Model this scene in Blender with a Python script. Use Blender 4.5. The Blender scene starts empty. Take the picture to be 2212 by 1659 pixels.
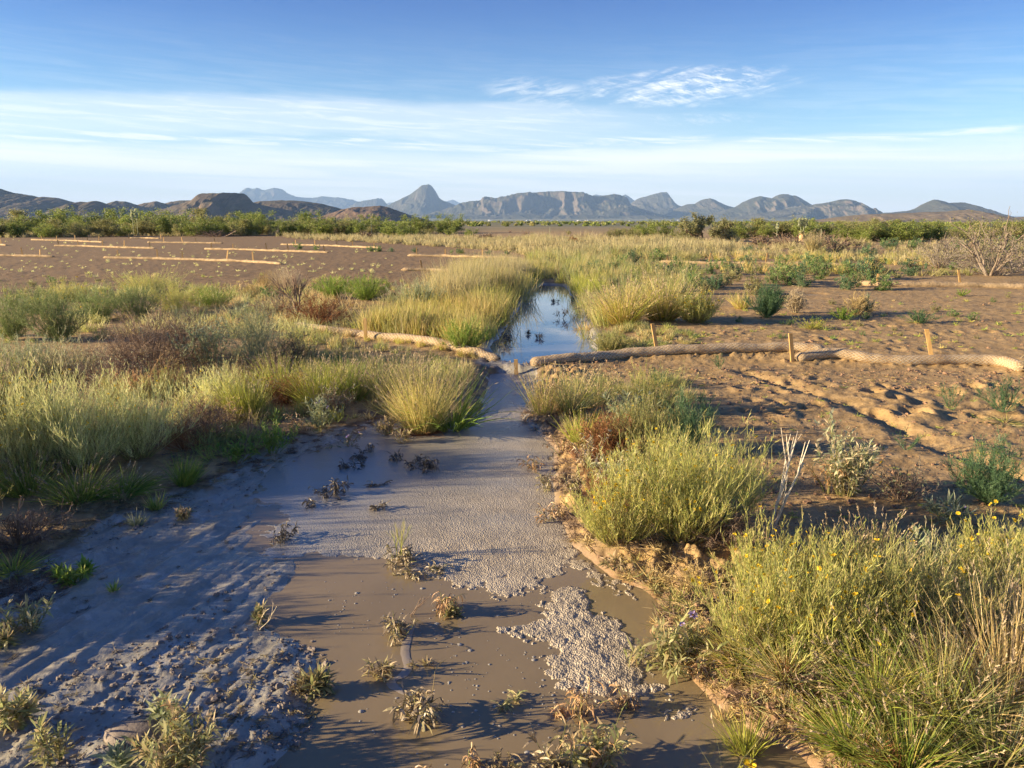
import bpy, math, numpy as np
from mathutils import Vector
from math import radians as R, tan, sin, cos
SC = bpy.context.scene
COL = SC.collection
CAMH, PITCH, FPX = 1.65, R(12.4), 1662.0      # survey of the photo: eye height, tilt, focal length in its pixels
def ray(u, v):
    a = (u-1106.0)/FPX; b = (829.5-v)/FPX
    return np.array([a, cos(PITCH)+b*sin(PITCH), -sin(PITCH)+b*cos(PITCH)])
def G(u, v, z=0.03):
    d = ray(u, v); t = (z-CAMH)/d[2]
    return np.array([d[0]*t, d[1]*t])
def ppm(p):
    return FPX/(p[1]*cos(PITCH)+CAMH*sin(PITCH))
def poly(pts): return np.array([G(u, v) for u, v in pts])

# ---------------------------------------------------------------- noise
def _hash(ix, iy, seed):
    h = (ix.astype(np.int64)*374761393 + iy.astype(np.int64)*668265263 + seed*982451653) & 0xffffffff
    h = ((h ^ (h >> 13))*1274126177) & 0xffffffff
    return ((h ^ (h >> 16)) & 0xffff)/65535.0
def gnoise(x, y, seed=0):
    x = np.asarray(x, float); y = np.asarray(y, float)
    ix = np.floor(x); iy = np.floor(y); fx = x-ix; fy = y-iy
    ux = fx*fx*fx*(fx*(fx*6-15)+10); uy = fy*fy*fy*(fy*(fy*6-15)+10)
    def g(dx, dy):
        a = _hash(ix+dx, iy+dy, seed)*2*np.pi
        return np.cos(a)*(fx-dx)+np.sin(a)*(fy-dy)
    return ((g(0,0)*(1-ux)+g(1,0)*ux)*(1-uy)+(g(0,1)*(1-ux)+g(1,1)*ux)*uy)*1.5
def fbm(x, y, o=4, seed=0, gain=.5):
    s = 0; a = 1; t = 0
    for i in range(o):
        s = s+a*gnoise(x*2**i+i*17.3, y*2**i-i*9.1, seed+i); t += a; a *= gain
    return s/t
def ridged(x, y, o=4, seed=0):
    s = 0; a = 1; t = 0
    for i in range(o):
        s = s+a*(1-np.abs(gnoise(x*2**i+i*5.7, y*2**i+i*3.3, seed+i))*2); t += a; a *= .5
    return s/t
def worley(x, y, seed=0):
    ix = np.floor(x); iy = np.floor(y); best = np.full(np.shape(x), 9.0)
    for dx in (-1,0,1):
        for dy in (-1,0,1):
            cx = ix+dx+_hash(ix+dx, iy+dy, seed); cy = iy+dy+_hash(ix+dx, iy+dy, seed+7)
            best = np.minimum(best, (cx-x)**2+(cy-y)**2)
    return np.sqrt(best)
def sstep(a, b, x):
    t = np.clip((x-a)/(b-a), 0, 1); return t*t*(3-2*t)
def segd(x, y, a, b):
    vx, vy = b[0]-a[0], b[1]-a[1]; L = vx*vx+vy*vy+1e-12
    t = np.clip(((x-a[0])*vx+(y-a[1])*vy)/L, 0, 1)
    return np.hypot(x-a[0]-t*vx, y-a[1]-t*vy)
def linedist(x, y, P):
    d = np.full(np.shape(x), 1e9)
    for i in range(len(P)-1): d = np.minimum(d, segd(x, y, P[i], P[i+1]))
    return d
def sdist(x, y, P):
    d = np.full(np.shape(x), 1e9); ins = np.zeros(np.shape(x), bool)
    n = len(P)
    for i in range(n):
        a, b = P[i], P[(i+1) % n]
        d = np.minimum(d, segd(x, y, a, b))
        if a[1] != b[1]:
            c = ((a[1] > y) != (b[1] > y)) & (x < (b[0]-a[0])*(y-a[1])/(b[1]-a[1])+a[0])
            ins ^= c
    return np.where(ins, -d, d)

# ---------------------------------------------------------------- mesh linking
def mesh(name, V, F, C=None, smooth=False, uv=None, attrs=None):
    """V (n,3); F list of (m,k) index arrays; C (n,3) pigment per vertex."""
    me = bpy.data.meshes.new(name)
    V = np.asarray(V, np.float32); F = [np.asarray(f, np.int32) for f in (F if isinstance(F, list) else [F]) if len(f)]
    me.vertices.add(len(V)); me.vertices.foreach_set('co', V.ravel())
    idx = np.concatenate([f.ravel() for f in F]); tot = np.concatenate([np.full(len(f), f.shape[1], np.int32) for f in F])
    st = np.concatenate([[0], np.cumsum(tot)[:-1]]).astype(np.int32)
    me.loops.add(len(idx)); me.loops.foreach_set('vertex_index', idx)
    me.polygons.add(len(tot)); me.polygons.foreach_set('loop_start', st)
    try: me.polygons.foreach_set('loop_total', tot)
    except Exception: pass
    me.update(calc_edges=True)
    me.polygons.foreach_set('use_smooth', np.full(len(tot), bool(smooth)))
    if C is not None:
        at = me.color_attributes.new('Col', 'FLOAT_COLOR', 'POINT')
        at.data.foreach_set('color', np.c_[np.clip(C, 0, 1), np.ones(len(V))].astype(np.float32).ravel())
    for k, a in (attrs or {}).items():
        at = me.attributes.new(k, 'FLOAT', 'POINT'); at.data.foreach_set('value', np.asarray(a, np.float32))
    if uv is not None:
        l = me.uv_layers.new(name='UVMap'); l.data.foreach_set('uv', np.asarray(uv, np.float32)[idx].ravel())
    me.validate()
    return me
def link(name, data, mat=None, parent=None, loc=None, rz=0, **props):
    o = bpy.data.objects.new(name, data); COL.objects.link(o)
    if mat is not None and data is not None and not data.materials: data.materials.append(mat)
    if parent is not None: o.parent = parent
    if loc is not None: o.location = loc
    o.rotation_euler = (0, 0, rz)
    for k, v in props.items(): o[k] = v
    return o
def copy_tree(o, parent=None):
    c = o.copy(); COL.objects.link(c); c.parent = parent
    for ch in list(o.children): copy_tree(ch, c)
    return c
ORD = 'first second third fourth fifth sixth seventh eighth ninth tenth eleventh twelfth thirteenth fourteenth fifteenth sixteenth seventeenth eighteenth nineteenth twentieth'.split()

# ---------------------------------------------------------------- nodes
class NT:
    def __init__(s, tree): s.t = tree; s.n = tree.nodes; s.l = tree.links
    def add(s, typ, **kw):
        n = s.n.new(typ)
        for k, v in kw.items():
            if k == 'ins':
                for a, b in v.items(): s.put(n.inputs[a], b)
            else: setattr(n, k, v)
        return n
    def put(s, sock, v):
        if isinstance(v, bpy.types.NodeSocket): s.l.new(v, sock)
        elif isinstance(v, bpy.types.Node): s.l.new(v.outputs[0], sock)
        else:
            if isinstance(v, tuple) and len(v) == 3 and sock.type == 'RGBA': v = v+(1,)
            sock.default_value = v
    def m(s, op, a, b=0.0, c=None, clamp=False):
        n = s.n.new('ShaderNodeMath'); n.operation = op; n.use_clamp = clamp
        s.put(n.inputs[0], a); s.put(n.inputs[1], b)
        if c is not None: s.put(n.inputs[2], c)
        return n.outputs[0]
    def mr(s, x, a, b, c=0.0, d=1.0):
        n = s.n.new('ShaderNodeMapRange'); n.interpolation_type = 'SMOOTHSTEP'
        for i, v in enumerate((x, a, b, c, d)): s.put(n.inputs[i], v)
        return n.outputs[0]
    def mix(s, f, a, b, blend='MIX'):
        n = s.n.new('ShaderNodeMix'); n.data_type = 'RGBA'; n.blend_type = blend
        s.put(n.inputs[0], f); s.put(n.inputs[6], a); s.put(n.inputs[7], b)
        return n.outputs[2]
    def noise(s, vec, scale, detail=4, rough=.55, dist=0.0):
        n = s.n.new('ShaderNodeTexNoise'); s.put(n.inputs['Vector'], vec)
        n.inputs['Scale'].default_value = scale; n.inputs['Detail'].default_value = detail
        n.inputs['Roughness'].default_value = rough; n.inputs['Distortion'].default_value = dist
        return n.outputs['Fac']
    def mapv(s, vec, scale):
        n = s.n.new('ShaderNodeMapping'); s.put(n.inputs['Vector'], vec); n.inputs['Scale'].default_value = scale
        return n.outputs[0]
def newmat(name):
    m = bpy.data.materials.new(name); m.use_nodes = True; nt = m.node_tree; nt.nodes.clear()
    t = NT(nt); t.out = t.add('ShaderNodeOutputMaterial'); t.mat = m
    return t
def leafmat(name, rough=.6, transl=.3, spec=.3, gain=1.0, var=.25):
    t = newmat(name)
    c = t.add('ShaderNodeAttribute', attribute_name='Col').outputs['Color']
    oi = t.add('ShaderNodeObjectInfo').outputs['Random']
    k = t.mr(oi, 0, 1, gain*(1-var*.5), gain*(1+var*.5))
    c = t.mix(1.0, c, t.add('ShaderNodeCombineColor', ins={0: k, 1: k, 2: k}).outputs[0], 'MULTIPLY')
    p = t.add('ShaderNodeBsdfPrincipled', ins={'Base Color': c, 'Roughness': rough, 'Specular IOR Level': spec})
    tr = t.add('ShaderNodeBsdfTranslucent', ins={'Color': c})
    mx = t.add('ShaderNodeMixShader', ins={0: transl, 1: p.outputs[0], 2: tr.outputs[0]})
    t.put(t.out.inputs['Surface'], mx.outputs[0]); return t.mat
def pmat(name, col, rough=.8, spec=.3, bump=None, var=None, usecol=False):
    t = newmat(name); tc = t.add('ShaderNodeTexCoord').outputs['Object']
    c = t.add('ShaderNodeAttribute', attribute_name='Col').outputs['Color'] if usecol else col
    if var:
        n = t.noise(tc, var[0], 5); dark = tuple(x*var[1] for x in col)
        f = t.mr(n, .3, .7)
        c = t.mix(f, c, dark) if not usecol else t.mix(t.m('MULTIPLY', f, .5), c, t.mix(1.0, c, (var[1],)*3, 'MULTIPLY'))
    p = t.add('ShaderNodeBsdfPrincipled', ins={'Base Color': c, 'Roughness': rough, 'Specular IOR Level': spec})
    if bump:
        b = t.add('ShaderNodeBump', ins={'Height': t.noise(tc, bump[0], 6, .65), 'Distance': bump[1], 'Strength': 1.0})
        t.put(p.inputs['Normal'], b.outputs[0])
    t.put(t.out.inputs['Surface'], p.outputs[0]); return t.mat
# ================================================================ layout of the ground (metres, from the photo)
POND = poly([(1050,792),(1062,748),(1092,712),(1122,670),(1146,632),(1172,616),(1216,618),(1244,650),(1262,690),(1278,730),(1284,765),(1272,788),(1180,794)])
FLOW = poly([(1052,800),(1165,800),(1140,850),(1130,900),(1200,955),(1205,1080),(1245,1165),(1330,1232),(1405,1258),(1445,1300),(1415,1350),(1490,1430),
             (1560,1500),(1640,1560),(1745,1600),(1790,1659),(1850,1800),(560,1800),(640,1659),(690,1560),(680,1500),(725,1440),(705,1400),(690,1375),(640,1350),(585,1325),
             (595,1280),(650,1238),(650,1195),(560,1170),(600,1120),(560,1060),(600,1000),(700,962),(800,935),(880,930),(1000,930),(1035,880)])
MUD = poly([(1052,790),(1175,795),(1170,850),(1160,900),(1230,955),(1235,1080),(1280,1165),(1370,1232),(1450,1258),(1480,1300),(1460,1350),(1540,1440),
            (1600,1500),(1690,1560),(1790,1600),(1850,1700),(1900,1800),(-600,1800),(-600,1500),(-250,1340),(0,1262),(110,1190),(190,1130),(300,1085),(420,1050),(530,985),(620,945),(720,925),(860,900),(1010,900),(1030,860)])
RUT = poly([(1600,810),(1700,842),(1830,880),(1930,925),(1990,962),(2120,1012),(2212,1048),(2400,1120)])
WAT_A = poly([(640,728),(700,737),(800,748),(880,757),(950,768),(1010,776),(1085,789)])
WAT_B = poly([(1140,799),(1260,793),(1340,786),(1430,784),(1560,782),(1700,780),(1790,786)])
WAT_C = poly([(1712,793),(1800,789),(1880,796),(1960,799),(2060,799),(2130,800),(2175,806),(2212,822)])
rdir = G(640, 1075)-G(100, 1440); rdir /= np.linalg.norm(rdir)
PR = [(0,0),(100,0),(200,-.5),(500,-3),(1500,-12),(3500,-28),(5500,-40),(9000,-38),(14000,-42),(60000,-60)]
PUDS = [(1637,606,26,'sliver of water left of the blue-green shrubs'),(1754,645,34,'small bright puddle above the dry straw shrub'),(1983,688,30,'small bright puddle beside a green weed on the right')]; PUDZ = .085
_rng = np.random.default_rng(5)
PITS = [(G(_rng.uniform(1600,1800), _rng.uniform(812,905)), _rng.uniform(.035,.07), _rng.uniform(.012,.026)) for i in range(26)] + \
       [(G(_rng.uniform(1520,2212), _rng.uniform(700,775)), _rng.uniform(.03,.09), _rng.uniform(.008,.026)) for i in range(70)] + \
       [(G(_rng.uniform(1880,2300), _rng.uniform(840,930)), _rng.uniform(.04,.09), _rng.uniform(.02,.04)) for i in range(30)]
def land(x, y):
    """height, wetness, and clod cover of the ground"""
    x = np.asarray(x, float); y = np.asarray(y, float)
    r = np.hypot(x, y)
    z = np.interp(r, [p[0] for p in PR], [p[1] for p in PR])
    z = z+np.interp(r, [150, 1200, 4000, 20000], [0, .8, 1.5, 25])*fbm(x/700, y/700, 3, 3)*(r > 150)
    wet = np.zeros_like(z); clod = np.zeros_like(z)
    m = r < 75
    X, Y = x[m], y[m]; rr = r[m]
    up = .05*sstep(8.15, 8.6, Y)
    far = 1-sstep(25, 70, rr)
    d = .075+up-.05*sstep(.8, .1, sdist(X, Y, POND))*up/.05+.03*fbm(X*.45, Y*.45, 3, 11)*far
    rough = sstep(.9, 2.2, X-0.02*Y)           # trampled bare soil on the right
    fine = fbm(X*2.6, Y*3.4, 4, 21)*.022+np.maximum(fbm(X*7, Y*9, 4, 22), 0)*.034+np.maximum(fbm(X*19, Y*24, 4, 24)-.05, 0)*.03*(rr < 16)
    fine += np.abs(fbm(X*16, Y*20, 3, 23))*.009*(rr < 14)
    patch = sstep(-.25, .35, fbm(X*.6, Y*.6, 3, 31))
    d = d+fine*(.40+.36*rough*(.35+.65*patch)+.5*sstep(12, 16, Y)*(X < -1))*far
    # cracked crust and clods in front of the rolls
    for W, side in ((WAT_B, 1), (WAT_C, 1), (WAT_A, .6)):
        q = linedist(X, Y, W)
        k = np.exp(-(q/.17)**2)*side
        d = d+k*(.022+.085*np.maximum(fbm(X*11, Y*11, 5, 41, .6), 0))
    q = linedist(X, Y, RUT); near = np.exp(-(q/.35)**2)
    nrm = np.zeros_like(q)
    a, b = RUT[0], RUT[-2]; t = (b-a)/np.linalg.norm(b-a)
    side = (X-a[0])*t[1]-(Y-a[1])*t[0]
    amp = .55+.45*sstep(.2, 3., Y*-1+9.0)
    wob_ = .45+.8*sstep(-.3, .4, fbm(X*2.2, Y*2.2, 3, 52)); d = d-.05*np.exp(-(q/.09)**2)*amp*wob_+.016*np.exp(-((q-.2)/.12)**2)*amp*(.7+fbm(X*5, Y*5, 3, 51))
    for c, w, dep in PITS:
        q = (X-c[0])**2+((Y-c[1])*.75)**2
        g = q < (w*4)**2
        d[g] += (-dep*np.exp(-q[g]/(w*w))+dep*.55*np.exp(-(np.sqrt(q[g])-1.5*w)**2/(.35*w*w)))
    sf = sdist(X, Y, FLOW); sp = sdist(X, Y, POND); sm = sdist(X, Y, MUD)
    jag = fbm(X*3, Y*3, 5, 61, .62)
    # mud flat
    al = X*rdir[0]+Y*rdir[1]; ac = X*rdir[1]-Y*rdir[0]
    left = 1-sstep(-1.0, -.1, X)
    rut = (fbm(al*.7, ac*8, 4, 71)*.024+ridged(al*.5, ac*4, 2, 74)*.012+fbm(al*5, ac*26, 3, 76)*.007)*left
    grit = np.maximum(fbm(X*13, Y*13, 5, 72, .65)-.02, 0)*.028*sstep(-.1, .25, fbm(al*1.2, ac*3.2, 3, 73))*left
    mudz = -.005+.052*np.clip(sf, 0, 2)+.008*fbm(X*2.5, Y*2.5, 4, 78)+.004*fbm(X*9, Y*9, 3, 79)+(rut+grit)*sstep(0, .15, sf)+.003*fbm(X*20, Y*20, 3, 75)
    k = sstep(-.12, .22, -sm+jag*.26)
    d = d*(1-k)+mudz*k
    wm = sstep(-.06, .16, -sm+jag*.30)
    d = d+np.maximum(fbm(X*10, Y*10, 5, 77, .62), -.1)*.11*sstep(0, .07, sf)*sstep(.8, .4, sf)*sstep(-.2, .4, X)*(Y < 8)
    # beds of the two waters
    k = sstep(.02, -.10, sf+jag*.13*(Y < 8)*sstep(9, 6, Y)); d = np.where(Y < 8.32, np.minimum(d, d*(1-k)+(-.05)*k), d)
    k = sstep(.06, -.10, sp+jag*.08); d = np.where(Y > 8.32, d*(1-k)+(-.03)*k, d)
    wm = np.maximum(wm, sstep(.35, 0, sp)*.8)
    # mud plug of the weir between the two rolls
    pl = poly([(1075,790),(1120,796),(1175,799)]); q = linedist(X, Y, pl)
    d = np.where(q < .26, np.maximum(d, (.06+.05*np.abs(fbm(X*8, Y*8, 3, 81)))*np.exp(-(q/.13)**4)*1.15-.03*sstep(.13, .26, q)), d)
    for u_, v_, w_, _l in PUDS:
        c_ = G(u_, v_); r_ = w_/ppm(c_)/2; q = np.hypot(X-c_[0], Y-c_[1])/r_; k = sstep(2.2, 1.2, q); d = d*(1-k)+(PUDZ+.03*sstep(.85, 1.5, q)-.01)*k; wm = np.maximum(wm, sstep(1.8, 1.0, q)*.7)
    z[m] = d; wet[m] = wm; clod[m] = patch*rough
    return z, wet, clod
def LZ(x, y):
    return float(land(np.array([x]), np.array([y]))[0][0])

def polar_grid(rs, th, cy=-.6):
    rr, tt = np.meshgrid(rs, th, indexing='ij')
    X = rr*np.sin(tt); Y = rr*np.cos(tt)+cy
    n, m = rr.shape
    i = np.arange(n-1)[:, None]*m+np.arange(m-1)[None]
    F = np.stack([i, i+1, i+1+m, i+m], -1).reshape(-1, 4)
    return X.ravel(), Y.ravel(), F
th = np.concatenate([np.linspace(-180, -60, 60, endpoint=False), np.linspace(-60, -42, 60, endpoint=False), np.linspace(-42, 42, 640, endpoint=False), np.linspace(42, 60, 60, endpoint=False), np.linspace(60, 180, 60)])
rs = np.concatenate([np.geomspace(.05, 1.6, 14, endpoint=False), np.geomspace(1.6, 24, 560, endpoint=False), np.geomspace(24, 90, 130, endpoint=False), np.geomspace(90, 30000, 140)])
X, Y, F = polar_grid(rs, np.radians(th))
Z, WETA, CLOD = land(X, Y)
LEFTF = sstep(0, 1, (-X-.02*Y)/3.0)*sstep(11, 15, Y)     # the left field is a darker loam
gme = mesh('ground', np.c_[X, Y, Z], F, None, True, attrs={'wet': WETA, 'loam': LEFTF})

t = newmat('soil'); tc = t.add('ShaderNodeTexCoord').outputs['Object']
geo = t.add('ShaderNodeNewGeometry')
wet = t.add('ShaderNodeAttribute', attribute_name='wet').outputs['Fac']
loam = t.add('ShaderNodeAttribute', attribute_name='loam').outputs['Fac']
n1 = t.noise(tc, .7, 5); n2 = t.noise(tc, 9, 6, .65); n3 = t.noise(tc, 60, 4, .7)
dry = t.mix(t.mr(n1, .35, .65), (.385, .255, .105), (.30, .197, .080))
dry = t.mix(t.mr(n2, .40, .66), dry, (.47, .325, .15))
dry = t.mix(t.mr(n3, .52, .75, 0, .5), dry, (.15, .09, .055))
lo = t.mix(t.mr(n2, .35, .65), (.205, .130, .055), (.275, .182, .082))
dry = t.mix(loam, dry, lo)
# far shrub plain
ln = t.add('ShaderNodeVectorMath', operation='LENGTH', ins={0: tc}).outputs['Value']
n4 = t.noise(t.mapv(tc, (.02, .02, .02)), 1.0, 6, .6); n5 = t.noise(t.mapv(tc, (.004, .004, .004)), 1.0, 5, .6)
plain = t.mix(t.mr(n4, .38, .6), (.25, .215, .125), (.15, .165, .08))
plain = t.mix(t.mr(n5, .45, .62, 0, .8), plain, (.12, .14, .07))
dry = t.mix(t.mr(ln, 55, 130), dry, plain)
mudc = t.mix(t.mr(n2, .35, .7), (.365, .345, .275), (.250, .232, .180))
px_, py_, pz_ = t.add('ShaderNodeSeparateXYZ', ins={0: tc}).outputs
east = t.m('MULTIPLY', t.mr(t.m('ADD', px_, t.m('MULTIPLY', n1, .4)), .1, .7), t.mr(py_, 8.0, 6.0))
salt = t.m('MULTIPLY', t.mr(t.noise(tc, 3.2, 6, .7), .54, .66), t.mr(t.noise(tc, 35, 5, .7), .42, .6))
mudc = t.mix(t.m('MULTIPLY', t.m('MULTIPLY', salt, t.m('SUBTRACT', 1.0, east)), .8), mudc, (.50, .47, .42))
mudc = t.mix(east, mudc, (.29, .19, .098))
c = t.mix(t.mr(wet, .3, .75), dry, mudc)
edge = t.m('MULTIPLY', t.mr(wet, .02, .35), t.mr(wet, .85, .4))
c = t.mix(t.m('MULTIPLY', edge, .6), c, (.10, .07, .045))
rg = t.m('MULTIPLY_ADD', t.mr(wet, .4, .9), -.64, .95)
rg = t.m('ADD', rg, t.mr(n2, .4, .7, -.08, .08))
p = t.add('ShaderNodeBsdfPrincipled', ins={'Base Color': c, 'Roughness': rg, 'Specular IOR Level': .4})
h = t.m('ADD', t.m('MULTIPLY', n2, .55), t.m('MULTIPLY', n3, .10))
h = t.m('ADD', h, t.m('MULTIPLY', t.noise(tc, 22, 5, .7), .35))
b = t.add('ShaderNodeBump', ins={'Height': h, 'Distance': t.m('MULTIPLY_ADD', wet, -.008, .022), 'Strength': 1.0})
t.put(p.inputs['Normal'], b.outputs[0]); t.put(t.out.inputs['Surface'], p.outputs[0])
SOIL = t.mat
link('ground', gme, SOIL, kind='structure')

# ---------------------------------------------------------------- waters
def water_mat(name, col, rough, ior, amp, sc, specm=.5):
    t = newmat(name); tc = t.add('ShaderNodeTexCoord').outputs['Object']
    n = t.noise(tc, 1.3, 4)
    c = t.mix(t.mr(n, .35, .65), col, tuple(x*.86 for x in col))
    p = t.add('ShaderNodeBsdfPrincipled', ins={'Base Color': c, 'Roughness': rough, 'IOR': ior, 'Specular IOR Level': specm})
    b = t.add('ShaderNodeBump', ins={'Height': t.noise(tc, sc, 3), 'Distance': amp, 'Strength': 1.0})
    t.put(p.inputs['Normal'], b.outputs[0]); t.put(t.out.inputs['Surface'], p.outputs[0]); return t.mat
W1 = water_mat('silty_puddle_water', (.285, .220, .120), .035, 1.40, .0012, 7)
W2 = water_mat('still_pond_water', (.30, .29, .27), .012, 1.62, .0004, 4, .9)
def sheet(name, x0, x1, y0, y1, z, mat, label):
    nx, ny = 40, 60
    X, Y = np.meshgrid(np.linspace(x0, x1, nx), np.linspace(y0, y1, ny)); i = np.arange(ny-1)[:, None]*nx+np.arange(nx-1)[None]
    F = np.stack([i, i+1, i+1+nx, i+nx], -1).reshape(-1, 4)
    link(name, mesh(name, np.c_[X.ravel(), Y.ravel(), np.full(nx*ny, z)], F, None, True), mat, kind='structure', label=label)
sheet('water', -2.3, 2.2, 1.2, 8.27, 0.0, W1, 'silty brown puddle in the foreground')
sheet('water', POND[:,0].min()-.4, POND[:,0].max()+.4, 8.30, POND[:,1].max()+.5, 0.045, W2, 'still sky-blue pond behind the weir')

# ---------------------------------------------------------------- foam carpet on the flow
FO1 = poly([(1045,796),(1172,796),(1150,850),(1150,905),(1210,960),(1212,1080),(1255,1165),(1300,1212),(1230,1235),(1180,1262),(1060,1285),(985,1262),(900,1232),(860,1205),(700,1196),(560,1188),(540,1150),(590,1110),(545,1060),(585,1000),(690,955),(800,925),(880,922),(1000,922),(1030,870)])
FO2 = poly([(1185,1268),(1262,1250),(1300,1300),(1345,1350),(1385,1405),(1430,1475),(1350,1515),(1290,1502),(1205,1450),(1190,1400),(1185,1372),(1110,1368),(1095,1345),(1175,1332)])
FO3 = poly([(1410,1520),(1500,1510),(1490,1560),(1440,1560)])
FO4 = poly([(1000,1320),(1110,1330),(1120,1470),(1060,1500),(1000,1420)])
FO5 = poly([(1240,1195),(1400,1250),(1380,1290),(1270,1260)])
rs = np.geomspace(2.4, 9.0, 820); th = np.radians(np.linspace(-18.5, 16, 420))
X, Y, F = polar_grid(rs, th)
S1 = sdist(X, Y, FO1); S2 = sdist(X, Y, FO2); S3 = sdist(X, Y, FO3); S4 = sdist(X, Y, FO4); S5 = sdist(X, Y, FO5)
wx = X+.05*fbm(X*6, Y*6, 4, 5); wy = Y+.05*fbm(X*6+50, Y*6, 4, 6)
big = 1-worley(wx*14, wy*12, 3); sm_ = 1-worley(wx*38, wy*34, 4); tiny = 1-worley(X*95, Y*90, 8)
fr = .5+.5*fbm(X*14, Y*17, 5, 17, .62)
edge = fbm(X*4, Y*5, 6, 9, .68)
def cover(s, soft, bias=0): return sstep(soft, -soft, s+edge*soft*1.5+bias)
c1 = cover(S1+.22*fbm(X*1.7, Y*2.2, 4, 33)*sstep(0, -.6, X)*sstep(4.6, 3.9, Y), .14); c2 = cover(S2, .13); c3 = cover(S3, .08)*.75; c4 = cover(S4, .15)*.36; c5 = cover(S5, .12)*.62
front = sstep(4.6, 3.5, Y)                       # towards the lower edge the carpet breaks into lumps
lump = np.clip(big*.3+sm_*.25+fr*.45, 0, 1)
band = .5+.5*fbm(X*.8, Y*3.2, 4, 18)              # drifts across the flow
froth = sstep(-.95, -.05, X-.12*(Y-4))*(.35+.65*sstep(.25, .75, band)); froth = np.maximum(froth, front*sstep(-1.2, -.3, X))
thr1 = 1.02-c1*(1.0-.34*front*sstep(-.6, 0, S1))
h1 = .0012+froth*((.22+.6*front)*.012*np.clip(fr*.75+sm_*.15+big*.2-.38, 0, 1)+.0009*tiny)+.002*fbm(X*2.2, Y*6, 3, 19)*(1-froth)
a1 = np.clip((lump-thr1)*5, -1, 1)
cc = np.maximum.reduce([c2, c3, c4, c5]); a2 = np.clip((lump-(1.04-cc*.95))*3.2, -1, 1)
h2 = .0015+.017*np.clip(big*.35+fr*.8-.38, 0, 1)*sstep(.02, -.16, S2)+.0035*sm_+.003*tiny
Zf = np.maximum(np.where(a1 > 0, np.maximum(h1, .0008)*np.sqrt(np.clip(a1, 0, 1)), -.006), np.where(a2 > 0, h2*np.sqrt(np.clip(a2, 0, 1)), -.006))
froth = np.where(a2 > a1, 1.0, froth)
keep = (Zf > -.001)
fk = keep[F].any(1); F = F[fk]; u = np.unique(F); rm = np.zeros(len(X), int); rm[u] = np.arange(len(u))
fme = mesh('foam', np.c_[X, Y, Zf][u], rm[F], None, True, attrs={'froth': froth[u]})
t = newmat('dirty_foam'); tc = t.add('ShaderNodeTexCoord').outputs['Object']
v = t.add('ShaderNodeTexVoronoi', ins={'Vector': tc, 'Scale': 130.0}).outputs['Distance']
n = t.noise(tc, 6, 5)
c = t.mix(t.mr(n, .35, .65), (.52, .445, .315), (.39, .33, .23))
c = t.mix(t.mr(v, .0, .45, .35, 0), c, (.30, .235, .17))
p = t.add('ShaderNodeBsdfPrincipled', ins={'Base Color': c, 'Roughness': .5, 'Specular IOR Level': .5})
fa = t.add('ShaderNodeAttribute', attribute_name='froth').outputs['Fac']
c = t.mix(fa, (.345, .325, .27), c); t.put(p.inputs['Base Color'], c); t.put(p.inputs['Roughness'], t.m('MULTIPLY_ADD', fa, .22, .14))
b = t.add('ShaderNodeBump', ins={'Height': t.m('ADD', v, t.noise(tc, 40, 4)), 'Distance': t.m('MULTIPLY_ADD', fa, .005, .0012), 'Strength': .9})
t.put(p.inputs['Normal'], b.outputs[0]); t.put(t.out.inputs['Surface'], p.outputs[0])
FOAM = t.mat
link('foam', fme, FOAM, kind='stuff', label='dirty beige foam floating on the muddy flow', category='foam')

# ring bubbles adrift on the puddle
rng = np.random.default_rng(12)
V, Fq = [], []; nv = 0
for i in range(260):
    if i < 120: u, v = rng.uniform(960, 1200), rng.normal(1430, 90)
    elif i < 190: u, v = rng.uniform(700, 960), rng.uniform(1240, 1360)
    else: u, v = rng.uniform(760, 1500), rng.uniform(1250, 1640)
    c = G(u, min(max(v, 1235), 1650)); rad = rng.choice([.0025, .004, .006, .010], p=[.5, .32, .14, .04])
    k = 10; m_ = 4
    a = np.arange(k)/k*2*np.pi
    for j in range(m_):
        ph = j/(m_-1)*math.pi/2
        V.append(np.c_[c[0]+rad*np.cos(a)*cos(ph), c[1]+rad*np.sin(a)*cos(ph), np.full(k, rad*.32*sin(ph)+.0004)])
    base = nv+np.arange(m_-1)[:, None]*k
    b0 = (base+np.arange(k)[None]).ravel(); b1 = (base+(np.arange(k)[None]+1) % k).ravel()
    Fq.append(np.c_[b0, b1, b1+k, b0+k]); nv += k*m_
link('foam_bubbles', mesh('foam_bubbles', np.concatenate(V), np.concatenate(Fq), None, True), FOAM, kind='stuff', label='tiny foam bubbles adrift on the brown puddle', category='bubbles')

# ---------------------------------------------------------------- stones and clods
_t = (1+5**.5)/2
ICO = np.array([(-1,_t,0),(1,_t,0),(-1,-_t,0),(1,-_t,0),(0,-1,_t),(0,1,_t),(0,-1,-_t),(0,1,-_t),(_t,0,-1),(_t,0,1),(-_t,0,-1),(-_t,0,1)], float); ICO /= np.linalg.norm(ICO[0])
ICF = np.array([(0,11,5),(0,5,1),(0,1,7),(0,7,10),(0,10,11),(1,5,9),(5,11,4),(11,10,2),(10,7,6),(7,1,8),(3,9,4),(3,4,2),(3,2,6),(3,6,8),(3,8,9),(4,9,5),(2,4,11),(6,2,10),(8,6,7),(9,8,1)])
def subdiv(V, F):
    V = list(map(tuple, V)); cache = {}; out = []
    def mid(a, b):
        k = (min(a, b), max(a, b))
        if k not in cache:
            p = np.array(V[a])+np.array(V[b]); p /= np.linalg.norm(p); V.append(tuple(p)); cache[k] = len(V)-1
        return cache[k]
    for a, b, c in F:
        ab, bc, ca = mid(a, b), mid(b, c), mid(c, a); out += [(a, ab, ca), (b, bc, ab), (c, ca, bc), (ab, bc, ca)]
    return np.array(V), np.array(out)
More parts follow.
